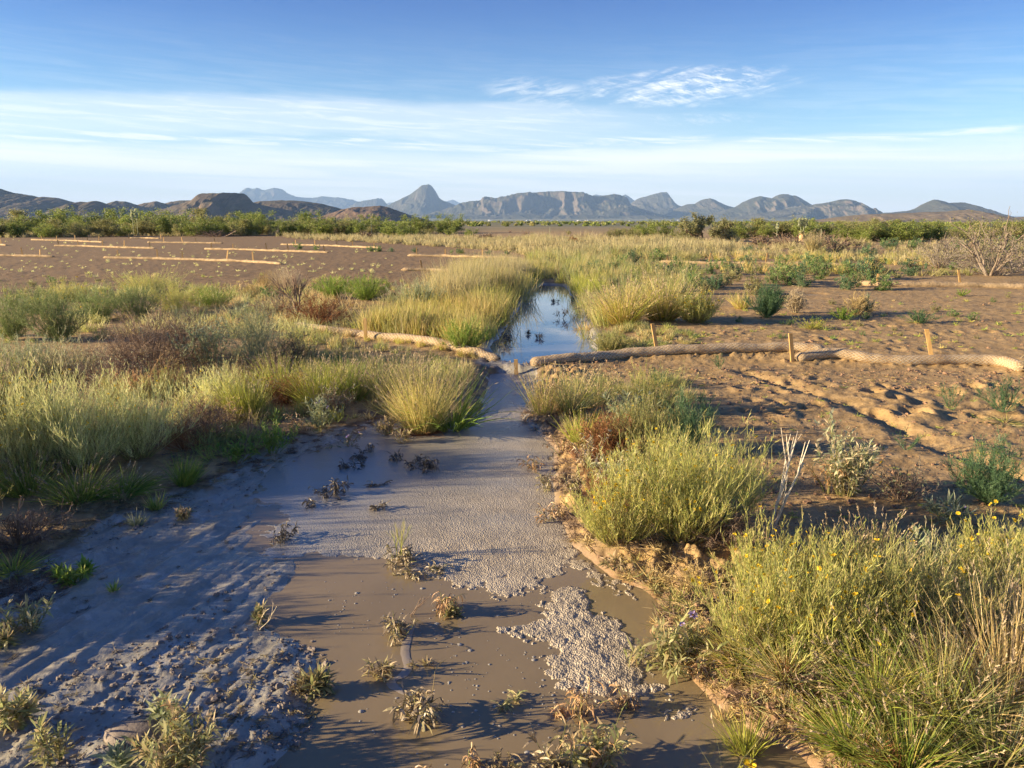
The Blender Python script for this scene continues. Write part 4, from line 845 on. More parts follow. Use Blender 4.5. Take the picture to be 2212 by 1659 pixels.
# ---- beyond the roll, right of the pond
put('grass', 1345, 712, 88, 130, 'tall straw bunch grass right of the pond, left of two', col='strawyg', n=1000, heads=.2, bw=.006)
put('grass', 1430, 706, 92, 120, 'tall straw bunch grass right of the pond, next to the flowering bush', col='strawyg', n=1000, heads=.2, bw=.006)
put('thread', 1503, 712, 62, 100, 'yellow-flowered bush right of the straw bunch grass', col='sageyellow', flowers=120, dens=1.6, bw=.005, fsize=.016)
put('grass', 1265, 715, 28, 50, 'small tan tuft at the pond margin', col='straw', n=160, heads=0, bw=.006)
put('thread', 1320, 768, 40, 90, 'low olive bush between the pond and the roll', col='olive', flowers=0, bw=.004)
put('grass', 1385, 765, 38, 120, 'low green grass behind the roll', col='mixgrass', n=300, heads=0, bw=.005, lean=1)
put('feather', 1655, 700, 68, 82, 'compact dark green bush alone behind the roll', col='blue', dens=2.0, bw=.005)
put('twig', 1715, 690, 50, 42, 'pale pinkish dead tuft right of the dark green bush', col='pale', dens=1.2, bw=.006)
put('grass', 1600, 680, 38, 55, 'straw-tipped tuft left of the dark green bush', col='strawyg', n=300, heads=.2, bw=.006)
put('twig', 1850, 692, 45, 90, 'dry straw shrub on the bare soil behind the rolls', col='straw', dens=1.4, bw=.006)
put('feather', 1820, 705, 25, 60, 'low green weed at the foot of the dry straw shrub', col='green', dens=.8, bw=.005)
put('feather', 1870, 692, 42, 30, 'grey-green sprig at the right of the dry straw shrub', col='silver', dens=.6, bw=.005)
put('feather', 1985, 712, 28, 70, 'low green weed beside the little puddle', col='blue', dens=.8, bw=.005)
put('thread', 1755, 728, 16, 60, 'flat yellow-green weed on the trampled soil', col='yg', flowers=4, bw=.004)
put('feather', 2075, 650, 14, 40, 'tiny green weed under the far right roll', col='green', dens=.5, bw=.006)
# ================================================================ straw rolls and their stakes
t = newmat('netted_straw'); uv = t.add('ShaderNodeUVMap').outputs[0]; sx, sy, sz = t.add('ShaderNodeSeparateXYZ', ins={0: uv}).outputs
tc = t.add('ShaderNodeTexCoord').outputs['Object']
wob = t.m('MULTIPLY', t.m('SUBTRACT', t.noise(tc, 18, 3), .5), .35)
a = t.m('ADD', t.m('MULTIPLY', sx, 19.0), wob); b_ = t.m('MULTIPLY', sy, 24.0)
l1 = t.m('ABSOLUTE', t.m('SUBTRACT', t.m('FRACT', t.m('ADD', a, b_)), .5)); l2 = t.m('ABSOLUTE', t.m('SUBTRACT', t.m('FRACT', t.m('SUBTRACT', a, b_)), .5))
net = t.m('MAXIMUM', t.mr(l1, .34, .46), t.mr(l2, .34, .46))
n = t.noise(t.mapv(tc, (30, 90, 90)), 1, 5, .7); n2 = t.noise(tc, 4, 5, .6)
c = t.mix(t.mr(n, .35, .65), (.40, .265, .13), (.56, .42, .24)); c = t.mix(net, c, (.76, .66, .47)); c = t.mix(t.mr(n2, .48, .72, 0, .8), c, (.34, .22, .12))
p = t.add('ShaderNodeBsdfPrincipled', ins={'Base Color': c, 'Roughness': .85, 'Specular IOR Level': .2})
bb = t.add('ShaderNodeBump', ins={'Height': t.m('ADD', t.m('MULTIPLY', net, .8), t.m('MULTIPLY', n, .6)), 'Distance': .014, 'Strength': 1.0})
t.put(p.inputs['Normal'], bb.outputs[0]); t.put(t.out.inputs['Surface'], p.outputs[0]); M_WAT = t.mat
M_WATF = pmat('straw_roll_distant', (.52, .385, .22), .9, .2, (9, .03), (5, .6))
t = newmat('raw_pine'); tc = t.add('ShaderNodeTexCoord').outputs['Object']
n = t.noise(t.mapv(tc, (60, 60, 6)), 1, 5, .6); c = t.mix(t.mr(n, .3, .7), (.66, .43, .16), (.48, .28, .09))
p = t.add('ShaderNodeBsdfPrincipled', ins={'Base Color': c, 'Roughness': .7}); t.put(t.out.inputs['Surface'], p.outputs[0]); M_WOOD = t.mat
def roll(path, r, label, seed, mat, step=.03, squash=.82, lump=.12, sink=.55, group='straw rolls laid across the bare ground'):
    rng = np.random.default_rng(seed); P = np.array(path); seg = np.r_[0, np.cumsum(np.linalg.norm(np.diff(P, axis=0), axis=1))]
    n = max(int(seg[-1]/step), 12); s = np.linspace(0, seg[-1], n)
    x = np.interp(s, seg, P[:, 0]); y = np.interp(s, seg, P[:, 1])
    k = max(3, int(.25/step)); ker = np.ones(k)/k
    sm = lambda q: np.convolve(np.pad(q, k//2, 'edge'), ker, 'valid')[:n]
    x, y = sm(x), sm(y); y = y+.02*fbm(s*1.6, s*0+seed, 3, seed)
    zg = sm(land(x, y)[0])
    rr = r*(1+lump*fbm(s*1.7, s*0+seed, 3, seed)*1.6+lump*.5*fbm(s*6, s*0, 2, seed+1))
    if mat is M_WATF:
        for c_ in np.cumsum(rng.uniform(.9, 2.6, 30)):
            if c_ < seg[-1]: rr = rr*(1-rng.uniform(.1, .5)*np.exp(-((s-c_)/.16)**2))
    e_ = np.minimum(s, seg[-1]-s); rr = rr*np.sqrt(np.clip(e_/(r*1.3), .02, 1))
    sides = 20 if r*ppm(P[0]) > 6 else 9
    a = np.arange(sides+1)/sides*2*np.pi; tx = np.gradient(x); ty = np.gradient(y); L_ = np.hypot(tx, ty); nx, ny = -ty/L_, tx/L_
    ra = rr[:, None]*(1+.05*fbm(s[:, None]*9, a[None]*1.3, 2, seed+4))
    V = np.stack([x[:, None]+nx[:, None]*np.cos(a)*ra, y[:, None]+ny[:, None]*np.cos(a)*ra, zg[:, None]+(.018*fbm(s*1.1, s*0+seed+3, 3, seed))[:, None]*(sides > 9)+r*sink*squash+np.sin(a)*ra*squash], -1)
    uv_ = np.stack([np.repeat(s[:, None], sides+1, 1), np.repeat((a*r)[None], n, 0)], -1)
    m = sides+1; i = np.arange(n-1)[:, None]*m+np.arange(sides)[None]; F = np.stack([i, i+m, i+m+1, i+1], -1).reshape(-1, 4)
    o = link('straw_roll', mesh('straw_roll', V.reshape(-1, 3), F, None, True, uv_.reshape(-1, 2)), mat, label=label, category='straw roll', group=group)
    return o
def stake(p, hgt, wd, label, lean=(0, 0), th=.018, grp='stakes pinning the straw rolls'):
    h0 = -.12; V = []
    bw_ = .003
    for z, k in ((h0, 1), (hgt-bw_, 1), (hgt, .85)):
        for dx, dy in ((-1,-1),(1,-1),(1,1),(-1,1)): V.append((dx*wd/2*k+lean[0]*z, dy*th/2*k+lean[1]*z, z))
    F = [(0,1,5,4),(1,2,6,5),(2,3,7,6),(3,0,4,7),(4,5,9,8),(5,6,10,9),(6,7,11,10),(7,4,8,11),(8,9,10,11)]
    link('wooden_stake', mesh('wooden_stake', V, np.array(F)), M_WOOD, loc=(p[0], p[1], LZ(*p)), rz=random_r(), label=label, category='stake', group=grp)
_rr = np.random.default_rng(4)
def random_r(): return float(_rr.normal(0, .12))
roll(WAT_A, .066, 'half-buried straw roll left of the channel, behind the seedy grass', 1, M_WAT)
roll(WAT_B, .069, 'netted straw roll running right from the weir to the third near stake', 2, M_WAT)
roll(WAT_C, .073, 'netted straw roll with its frayed end at the right edge', 3, M_WAT)
# frayed end of the right-hand roll
rng = np.random.default_rng(8); e0 = WAT_C[-1]; n = 160; q = np.c_[rng.normal(e0[0]-.02, .03, n), rng.normal(e0[1], .04, n), LZ(*e0)+rng.uniform(.01, .12, n)]
P = grow(q, np.c_[np.ones(n)*1.0, rng.normal(0, .5, n), rng.normal(.1, .4, n)], .14*rng.uniform(.4, 1, n), 4, -.6, .15, rng)
_w = [o for o in bpy.data.objects if o.name.startswith('straw_roll')][-1]
V, F, C = ribbons(P, .004, pal(PALE, n, rng), rng); link('frayed_straw', mesh('frayed_straw', V, F, C), M_DRY, _w)
NS = [((791,752), .27, 'near stake in the half-buried roll left of the channel', (0, 0)), ((1115,803), .17, 'dark wet stake standing in the mud of the weir', (-.02, 0)), ((1419,783), .32, 'leaning stake, first right of the weir', (-.22, 0)),
      ((1711,794), .31, 'leaning stake where the two near rolls overlap', (-.16, 0)), ((2011,797), .33, 'leaning stake near the end of the right-hand roll', (-.27, 0))]
for (u, v), hh, lb, ln_ in NS: stake(G(u, v), hh, .040, lb, ln_)
FW = [([(222,564),(336,566),(437,569),(538,573),(610,578)], [257,341,395,490,548], 'the large roll nearest on the left loam field'),
      ([(-60,557),(-7,559),(60,560),(121,561)], [50,87], 'the roll cut by the left edge, nearer of two'),
      ([(116,536),(180,537),(260,540),(338,542)], [128,170,222,269,325], 'the long roll in the left of the middle row'),
      ([(-50,532),(-5,533),(15,535)], [4], 'the short roll end at the left edge, farther of two'),
      ([(67,522),(145,524),(223,528)], [91,122,163,190,214], 'the long roll at the far left back'),
      ([(440,543),(520,545),(600,548),(712,552)], [457,504,577,624,702], 'the long roll in the centre of the left field'),
      ([(317,528),(400,529),(484,530)], [354,395,424,465], 'the far roll left of centre below the brush pile'),
      ([(605,533),(715,536),(827,541)], [639,681,729,763,808], 'the lumpy far roll before the dark green tufts'),
      ([(279,518),(310,518),(345,519)], [279,305,348], 'the farthest short roll by the grass on the left'),
      ([(878,559),(960,560),(1040,563),(1125,565)], [900,962,1042], 'the roll running into the tall grass, farther one'),
      ([(863,592),(930,592),(1010,595)], [913,1004], 'the short roll left of the tall pale grass'),
      ([(1419,573),(1530,576),(1700,578),(1850,580)], [1441,1530,1653], 'the far roll right of the channel, behind green weeds'),
      ([(1812,624),(1835,623),(1900,628),(2070,630),(2212,633),(2330,636)], [1892,2074], 'the thick-ended roll on the right-hand bare soil')]
for k, (pth, st, ph) in enumerate(FW):
    P = [G(u, v) for u, v in pth]; dist = P[0][1]
    o = roll(P, .068 if k < 12 else .088, 'straw roll: '+ph[4:] if ph.startswith('the ') else ph, 20+k, M_WATF, step=.12 if dist > 15 else .05, lump=.34, sink=.45)
    pu = [q[0] for q in pth]; pv = [q[1] for q in pth]
    for j, u in enumerate(st):
        v = np.interp(u, pu, pv); p = G(u, v)
        stake(p, .30*_rr.uniform(.85, 1.2), .045, f'{ORD[j]} stake from the left in {ph}' if len(st) > 1 else f'only stake in {ph}', (_rr.normal(0, .1), 0))

# ================================================================ ground cover too thick to count
def tufts(name, zones, label, seed, mat=None, cat='grass'):
    rng = np.random.default_rng(seed); V, F, C, nv = [], [], [], 0
    for pts, n, h, nb, bw, col, lean in zones:
        q = np.array([G(u, v) for u, v in spoly(pts, n, rng)])
        q = q[(sdist(q[:,0], q[:,1], FLOW) > (.04 if name != 'litter' else -.01)) & (sdist(q[:,0], q[:,1], POND) > .06)]
        ok = np.ones(len(q), bool)
        for W in (WAT_B, WAT_C, WAT_A): ok &= linedist(q[:,0], q[:,1], W) > (.16 if W is not WAT_A else .09)
        for k_, (pth_, _s, _p) in enumerate(FW):
            Pq = np.array([G(u_, v_) for u_, v_ in pth_]); dd_ = linedist(q[:,0], q[:,1]+(.9 if k_ == 11 else .2), Pq); ok &= dd_ > (1.5 if k_ == 11 else .45)
        q = q[ok]; n = len(q)
        dens = fbm(q[:,0]*.35, q[:,1]*.35, 2, seed)
        z = land(q[:,0], q[:,1])[0]; hh = h*rng.uniform(.45, 1.15, n)*(1+.85*dens)
        N = n*nb; ti = np.repeat(np.arange(n), nb); sp = hh[ti]*.22
        base = np.c_[q[ti, 0]+rng.normal(0, 1, N)*sp, q[ti, 1]+rng.normal(0, 1, N)*sp, z[ti]-.01]
        tl = rng.normal(0, .08, (n, 2))
        d = np.c_[rng.normal(0, lean, (N, 2))+tl[ti]*2, np.ones(N)]
        P = grow(base, d, hh[ti]*rng.uniform(.5, 1.1, N), 4, rng.uniform(-.7, .1, N), .05, rng); P[..., 2] = np.maximum(P[..., 2], z[ti][:, None]+.004)
        tcx = pal(MX[col], n, rng); cc = tcx[ti]*.6+pal(MX[col], N, rng)*.4
        v_, f_, c_ = ribbons(P, bw*rng.uniform(.7, 1.3, N), cc, rng, [.9, 1, .8, .2])
        V.append(v_); F.append(f_+nv); C.append(c_); nv += len(v_)
    link(name, mesh(name, np.concatenate(V), np.concatenate(F), np.concatenate(C)), mat or M_GRASS, kind='stuff', label=label, category=cat)
tufts('grass', [
    ([(790,732),(900,744),(1000,756),(1050,764),(1085,720),(1130,672),(1160,626),(1190,606),(1150,580),(1080,590),(1000,610),(930,660),(860,700)], 560, .44, 62, .006, 'strawyg', .26),
    ([(930,690),(1100,640),(1150,600),(1080,585),(960,640)], 260, .54, 60, .006, 'farstraw', .22),
    ([(800,700),(900,690),(900,742),(780,732)], 130, .35, 50, .006, 'mixgrass', .25),
    ([(1130,600),(1240,625),(1330,620),(1480,600),(1520,575),(1420,548),(1250,545),(1140,560)], 560, .42, 50, .008, 'mixgrass', .22),
    ([(1225,640),(1262,700),(1300,720),(1340,680),(1500,640),(1500,605),(1330,610)], 220, .36, 45, .007, 'mixgrass', .25),
    ([(1215,630),(1245,655),(1300,650),(1290,620)], 60, .40, 60, .007, 'yg', .2),
    ([(1275,740),(1320,722),(1400,720),(1520,740),(1490,768),(1280,775)], 130, .13, 50, .005, 'mixgrass', .5),
    ([(560,508),(860,512),(1130,520),(1400,528),(1500,545),(1150,562),(1120,552),(1000,541),(830,530),(640,520)], 2000, .34, 22, .018, 'farstraw', .3),
    ([(0,499),(560,500),(560,512),(300,514),(0,517)], 700, .34, 20, .024, 'farstraw', .3),
    ([(1130,520),(1500,520),(1620,545),(1480,560),(1180,560)], 700, .46, 30, .016, 'farstraw', .25),
    ([(1450,522),(2212,530),(2212,565),(1950,575),(1450,562)], 620, .30, 24, .014, 'farstraw', .35),
    ([(1450,528),(2212,540),(2212,600),(1950,610),(1500,600)], 330, .24, 24, .012, 'olive', .5),
    ([(1500,556),(2100,566),(1900,600),(1560,600)], 200, .30, 30, .012, 'strawyg', .3)],
    'straw-coloured and green grass standing along the channel and across the plain', 41)
tufts('undergrowth', [
    ([(0,655),(500,650),(800,640),(900,640),(860,690),(780,745),(640,750),(300,745),(0,760)], 150, .18, 36, .006, 'mixgrass', .5),
    ([(0,640),(480,625),(820,610),(880,640),(500,655),(0,670)], 170, .16, 26, .008, 'sageyellow', .5),
    ([(350,860),(640,820),(930,790),(1020,850),(850,905),(620,930),(420,1030)], 200, .15, 40, .0045, 'mixgrass', .5),
    ([(0,800),(350,780),(640,775),(700,850),(420,960),(0,960)], 300, .14, 40, .004, 'twig', .8),
    ([(0,800),(350,780),(640,775),(700,850),(420,960),(0,960)], 120, .16, 40, .004, 'sagepale', .5),
    ([(150,640),(700,640),(700,760),(150,740)], 150, .22, 30, .006, 'sagepale', .4),
    ([(400,640),(760,620),(780,720),(450,740)], 120, .22, 30, .006, 'straw', .5),
    ([(640,742),(800,764),(960,786),(1040,800),(1000,812),(640,800)], 120, .20, 34, .005, 'mixgrass', .3),
    ([(640,735),(1060,790),(1050,782),(800,748)], 60, .18, 30, .004, 'strawyg', .3),
    ([(620,800),(940,805),(1020,820),(1000,860),(640,870)], 170, .22, 44, .0045, 'mixgrass', .25),
    ([(1225,830),(1500,830),(1500,1000),(1610,1150),(1500,1190),(1260,1010),(1215,920)], 240, .12, 40, .0035, 'mixgrass', .55),
    ([(1250,1000),(1400,1000),(1400,1130),(1290,1130)], 90, .12, 40, .003, 'red', .6),
    ([(1600,1250),(2212,1190),(2260,1700),(1900,1700),(1760,1590),(1640,1450)], 520, .13, 60, .0028, 'mixgrass', .7),
    ([(1640,1480),(1760,1580),(1900,1700),(2250,1700),(2250,1500),(1900,1500)], 330, .12, 60, .0028, 'red', .8)],
    'low undergrowth of weeds and dead stems between the bushes', 43)
tufts('litter', [
    ([(1200,1150),(1330,1220),(1380,1270),(1400,1330),(1460,1440),(1620,1560),(1740,1600),(1800,1700),(1980,1700),(1800,1560),(1640,1430),(1600,1300),(1480,1230),(1290,1150)], 560, .07, 24, .003, 'straw', 2.2),
    ([(1200,1150),(1330,1220),(1380,1270),(1400,1330),(1460,1440),(1620,1560),(1740,1600),(1800,1700),(1980,1700),(1800,1560),(1640,1430),(1600,1300),(1480,1230),(1290,1150)], 420, .06, 24, .003, 'twig', 2.2),
    ([(1130,860),(1200,900),(1260,1000),(1250,1100),(1290,1170),(1240,1170),(1190,1080),(1190,960),(1120,920)], 260, .07, 22, .003, 'twig', 1.6),
    ([(1200,1150),(1380,1270),(1460,1440),(1740,1600),(1850,1700),(1850,1560),(1560,1400),(1480,1280)], 200, .09, 16, .003, 'mixgrass', .8),
    ([(1180,800),(2200,830),(2200,850),(1500,845),(1200,860)], 150, .05, 14, .004, 'straw', 2.5),
    ([(350,1000),(620,900),(900,890),(860,930),(600,985),(420,1060)], 200, .05, 24, .003, 'twig', 2.0),
    ([(430,1400),(700,1400),(740,1480),(640,1620),(400,1600)], 60, .05, 10, .0035, 'muddy', 2.0),
    ([(60,1100),(330,1090),(500,1010),(640,960),(600,1000),(420,1070),(120,1200)], 160, .05, 14, .003, 'muddy', 1.8),
    ([(0,1200),(100,1190),(150,1300),(0,1350)], 90, .07, 14, .0035, 'twig', 1.6)],
    'dry stalks and straw litter lying on the banks', 47, M_DRY)
tufts('seedlings', [
    ([(0,600),(850,600),(900,640),(0,640)], 70, .10, 20, .008, 'mixgrass', .5),
    ([(0,520),(860,545),(850,600),(0,600)], 190, .10, 16, .010, 'sagepale', .6),
    ([(1500,820),(2212,840),(2212,1180),(1700,1220),(1560,1000)], 110, .05, 16, .003, 'greenstraw', .9),
    ([(1330,700),(2212,640),(2212,775),(1330,775)], 150, .07, 22, .005, 'greenstraw', .9),
    ([(0,1300),(240,1150),(560,1020),(620,1060),(450,1300),(600,1659),(0,1659)], 60, .035, 10, .0035, 'darkmud', 1.0)],
    'scattered seedlings and stubble on the bare soil', 45, M_LEAF)

# ================================================================ shrubs of the middle distance
def k_shrub(h, w, rng, cols, leaf=.05, n=2600, stemc=TWIG, openness=.35):
    ns = 16; a = rng.uniform(0, 6.283, ns); r = rng.uniform(.2, 1, ns)
    P = grow(np.c_[np.cos(a)*r*w*.08, np.sin(a)*r*w*.08, np.zeros(ns)], np.c_[np.cos(a)*r*w*.62, np.sin(a)*r*w*.62, h*(1-.5*r*r)], h*rng.uniform(.7, 1.0, ns), 6, .3, .10, rng)
    q, dq, _ = along(P, ns*7, .04, 1, rng, .9, .15); P1 = grow(q, dq, h*.33*rng.uniform(.5, 1.1, ns*7), 5, .3, .12, rng)
    nc = int(n/16); q, dq, _ = along(P1, nc, .15, 1, rng, .8, .3); cl = q+dq*h*.05
    ti = rng.integers(0, nc, n); c0 = cl[ti]+rng.normal(0, 1, (n, 3))*h*np.array([.06, .06, .05]); c0[:, 2] = np.maximum(c0[:, 2], .03)
    tint = rng.uniform(.75, 1.3, (nc, 1)); d = unit(rng.normal(0, 1, (n, 3))+[0, 0, .5])
    Lf = np.stack([c0, c0+d*leaf*.5, c0+d*leaf], 1)
    return join(tubes(P, h*.010, pal(stemc, ns, rng), 4), ribbons(P1, h*.008, pal(stemc, ns*7, rng), rng)), ribbons(Lf, leaf*.6, pal(cols, n, rng)*tint[ti], rng, [.4, 1, .4])
CREO = [(.16,.20,.045),(.12,.16,.04),(.22,.25,.06)]; CREO2 = [(.21,.21,.075),(.16,.17,.06),(.25,.23,.09)]; TUFTG = [(.11,.18,.055),(.15,.21,.06),(.09,.14,.05)]
def library(name, specs, parts=('stems', 'foliage')):
    out = []
    for k, (h, w, cols, leaf, n) in enumerate(specs):
        rng = np.random.default_rng(300+k+len(name)); st, lf = k_shrub(h, w, rng, cols, leaf, n)
        out.append((mesh(parts[0], *st), mesh(parts[1], *lf)))
    return out
LIB = {'creo': library('creo', [(1, 1.3, CREO, .042, 5200), (1, 1.5, CREO, .04, 5600), (1, 1.2, CREO2, .042, 4600), (1, 1.6, CREO2, .04, 5200), (1, 1.35, CREO, .045, 4800)]),
       'low': library('lowshrub', [(1, 1.9, TUFTG, .07, 1500), (1, 1.7, BLUEG, .07, 1500), (1, 1.8, [(.24,.22,.10),(.2,.2,.08)], .07, 1300), (1, 2.0, TWIG, .06, 1200)])}
def shrub_copy(kind, k, x, y, h, wk, label, name, cat, group, rz):
    lb = LIB[kind][k % len(LIB[kind])]
    r_ = link(name, None, loc=(x, y, float(land(np.array([x]), np.array([y]))[0][0])-.03), rz=rz, label=label, category=cat, group=group); r_.scale = (h*wk, h*wk, h)
    link('stems', lb[0], M_WOODY, r_); link('foliage', lb[1], M_LEAF, r_)
CL = [('creo', -30, 130, 7, 514, 50, 0, 'at the far left of the thicket', 'front'), ('creo', -20, 330, 9, 508, 44, 1, 'of the thicket below the dark left hills', 'back'), ('creo', 150, 420, 10, 512, 38, 2, 'of the thicket below the little knolls', 'front'),
      ('creo', 330, 560, 9, 507, 42, 0, 'of the thicket below the flat-topped hill', 'back'), ('creo', 400, 640, 9, 511, 36, 3, 'of the thicket below the flat-topped hill', 'front'), ('creo', 560, 760, 8, 508, 40, 1, 'of the thicket below the brown hill', 'back'),
      ('creo', 640, 830, 8, 511, 34, 0, 'of the thicket below the brown hill', 'front'), ('creo', 790, 985, 8, 509, 34, 2, 'of the thicket below the cone peak', 'back'), ('creo', 850, 1015, 5, 513, 28, 0, 'of the thicket below the cone peak', 'front'),
      ('creo', 1320, 1460, 7, 516, 24, 1, 'left of the big mesquite', 'back'), ('creo', 1350, 1440, 3, 519, 36, 0, 'left of the big mesquite', 'front'), ('creo', 1590, 1730, 9, 517, 40, 0, 'right of the big mesquite', 'back'),
      ('creo', 1740, 1930, 10, 516, 38, 3, 'right of the flowering yucca', 'back'), ('creo', 1830, 2020, 8, 524, 40, 0, 'right of the brush piles', 'front'), ('creo', 1960, 2120, 7, 518, 32, 2, 'left of the dead tree', 'back'), ('creo', 2080, 2260, 7, 522, 36, 1, 'behind the dead tree', 'back')]
rng = np.random.default_rng(77)
for kind, u0, u1, n, vb, hp, k0, ph, row in CL:
    us = np.sort(np.linspace(u0, u1, n)+rng.normal(0, (u1-u0)/n*.25, n))
    for j, u in enumerate(us):
        v = vb+rng.normal(0, 1.2)-(1.5 if row == 'back' else 0); p = G(u, v); h = hp*rng.uniform(.52, 1.18)/ppm(p)
        shrub_copy('creo', k0+int(rng.integers(0, 5)), p[0], p[1], h, rng.uniform(1.15, 1.75), f'{ORD[j]} creosote bush from the left, {row} row {ph}', 'creosote_bush', 'bush', 'creosote bushes '+('of the left thicket' if u1 < 1100 else 'on the right of the plain'), float(rng.uniform(0, 6.28)))
LS = [(1480, 1990, 20, 640, 600, 40, 'on the damp soil left of the thick-ended roll', [0, 1, 2], 'grey-green weed bush'), (1560, 2212, 18, 765, 650, 18, 'on the trampled soil behind the near rolls', [0, 2], 'small low weed'), (1700, 2212, 18, 562, 538, 24, 'in front of the brush piles', [1, 2, 3], 'mixed shrub'), (560, 1120, 15, 556, 540, 14, 'in the row before the tall grass', [0, 1], 'low green shrub'), (1460, 2200, 20, 562, 535, 20, 'on the right plain beyond the far roll', [0, 1, 2], 'low shrub'), (1460, 2000, 18, 606, 584, 34, 'between far roll and bare right soil', [1, 0, 1], 'blue-green shrub'),
      (1270, 1500, 13, 610, 566, 32, 'among the grass right of the pond head', [0, 1], 'dark green shrub'), (1450, 1640, 6, 655, 620, 34, 'above the straw bunch grass', [1, 2], 'mid-sized shrub'), (1080, 1420, 9, 520, 505, 12, 'on the plain beyond the pond', [3, 2], 'brown low shrub'), (2020, 2212, 7, 590, 555, 22, 'near the dead tree', [0, 2, 3], 'small shrub'),
      (480, 860, 8, 662, 636, 26, 'at the near edge of the loam', [0, 2], 'low weedy shrub'), (60, 420, 6, 632, 612, 16, 'on the left loam before the rolls', [2, 0], 'little pale shrub')]
for u0, u1, n, v0, v1, hp, ph, ks, nm in LS:
    us = np.sort(rng.uniform(u0, u1, n))
    for j, u in enumerate(us):
        if ph.startswith('in the row before'): v = 541+(u-560)/560*15
        else: v = rng.uniform(v1, v0)
        p = G(u, v); h = hp*rng.uniform(.6, 1.15)/ppm(p)
        if sdist(p[:1], p[1:], POND)[0] < .1: p = p+np.array([.6, 0])
        shrub_copy('low', int(rng.choice(ks)), p[0], p[1], h, rng.uniform(.6, 1.0), f'{ORD[j]} {nm} from the left {ph}', 'low_shrub', 'shrub', 'low shrubs '+ph, float(rng.uniform(0, 6.28)))

# ---- far plain: shrubs too many to count
rng = np.random.default_rng(9); n = 3000
u = rng.uniform(-100, 2320, n); d = np.exp(rng.uniform(np.log(120), np.log(1800), n)); x = (u-1106)/FPX*d*1.02; y = d
dn = fbm(x/25, y/25, 2, 4); keep = (dn > -.15) & ~((np.abs(u-1180) < 170) & (d < 90)) & ~((u < 1000) & (d < 70)); x, y, d = x[keep], y[keep], d[keep]; n = len(x); z = land(x, y)[0]
nl = 34; ti = np.repeat(np.arange(n), nl); hh = rng.uniform(.25, .7, n)*np.where(d > 300, 1.5, 1); ww = hh*rng.uniform(1.0, 1.8, n)
N = n*nl; o3 = rng.normal(0, 1, (N, 3)); o3 = o3/np.linalg.norm(o3, axis=1, keepdims=True)*rng.uniform(.4, 1, (N, 1))**.5; c0 = np.c_[x[ti]+o3[:,0]*ww[ti]*.7, y[ti]+o3[:,1]*ww[ti]*.7, z[ti]+hh[ti]*(.5+.5*o3[:,2])]
dd = unit(rng.normal(0, 1, (N, 3))); Lq = (.12+.14*hh[ti])[:, None]; P = np.stack([c0-dd*Lq, c0, c0+dd*Lq], 1)
V, F, C = ribbons(P, .24, pal(CREO+CREO2, n, rng)[ti]*rng.uniform(.8, 1.2, (N, 1)), rng, [.3, 1, .3])
link('shrubland', mesh('shrubland', V, F, C), M_LEAF, kind='stuff', label='creosote scrub covering the far plain', category='scrub')

# ================================================================ mesquite, dead trees, brush piles, yuccas
def k_tree(h, w, rng, dead=False, cols=CREO2, trunks=5, th=.05, n=5200, leaf=.07, barkc=TWIG):
    a = rng.uniform(0, 6.283, trunks); P = grow(np.c_[np.cos(a)*.08, np.sin(a)*.08, np.zeros(trunks)], np.c_[np.cos(a)*w*.5, np.sin(a)*w*.35, np.full(trunks, h*.9)], h*rng.uniform(.7, 1.0, trunks)*1.1, 9, .1, .17, rng)
    q, dq, _ = along(P, trunks*6, .3, 1, rng, .8, .15); P1 = grow(q, dq, h*.5*rng.uniform(.5, 1.1, trunks*6), 7, .15, .17, rng)
    q, dq, _ = along(P1, trunks*26, .2, 1, rng, .8, .1); P2 = grow(q, dq, h*.22*rng.uniform(.4, 1.2, trunks*26), 5, .1, .17, rng)
    q, dq, _ = along(P2, trunks*60, .2, 1, rng, .9, .1); P3 = grow(q, dq, h*.10*rng.uniform(.4, 1.2, trunks*60), 4, 0, .17, rng)
    for p_ in (P, P1, P2, P3): p_[..., 2] = np.maximum(p_[..., 2], .02)
    out = {'trunk': tubes(P, th, pal(barkc, trunks, rng), 7), 'branches': join(tubes(P1, th*.42, pal(barkc, len(P1), rng), 5), tubes(P2, th*.2, pal(barkc, len(P2), rng), 4), ribbons(P3, th*.2, pal(barkc, len(P3), rng), rng))}
    if not dead or n:
        b, dq, _ = along(P3, n, .1, 1, rng, 1, .1); b = b+rng.normal(0, .055*h, (n, 3)); b[:, 2] = np.maximum(b[:, 2], .1); d = unit(rng.normal(0, 1, (n, 3))); out['crown'] = ribbons(np.stack([b, b+d*leaf*.5, b+d*leaf], 1), leaf*.45, pal(cols, n, rng), rng, [.4, 1, .3])
    return out
def put_tree(u, v, hp, wp, label, name, cat, seed, **kw):
    p = G(u, v); k = ppm(p); rng = np.random.default_rng(seed); r_ = link(name, None, loc=(p[0], p[1], LZ(*p)-.02), label=label, category=cat)
    for pn, g_ in k_tree(hp/k, wp/k, rng, **kw).items(): link(pn, mesh(pn, *g_), M_WOODY if pn != 'crown' else M_LEAF, r_)
DEADBARK = [(.30,.24,.18),(.38,.32,.25),(.22,.17,.13)]
put_tree(1525, 525, 54, 165, 'big dark mesquite with bare lower limbs on the right of the plain', 'mesquite_tree', 'tree', 1, cols=[(.16,.165,.075),(.22,.21,.10),(.13,.14,.06)], trunks=8, th=.07, n=11000, leaf=.09)
put_tree(2135, 603, 120, 190, 'dead grey tree with spreading branches near the right edge', 'dead_tree', 'tree', 2, dead=True, trunks=6, th=.032, n=500, leaf=.05, barkc=DEADBARK)
put_tree(2190, 596, 100, 130, 'dead tree cut by the right edge, behind the first', 'dead_tree', 'tree', 3, dead=True, trunks=5, th=.035, n=900, leaf=.05, barkc=DEADBARK)
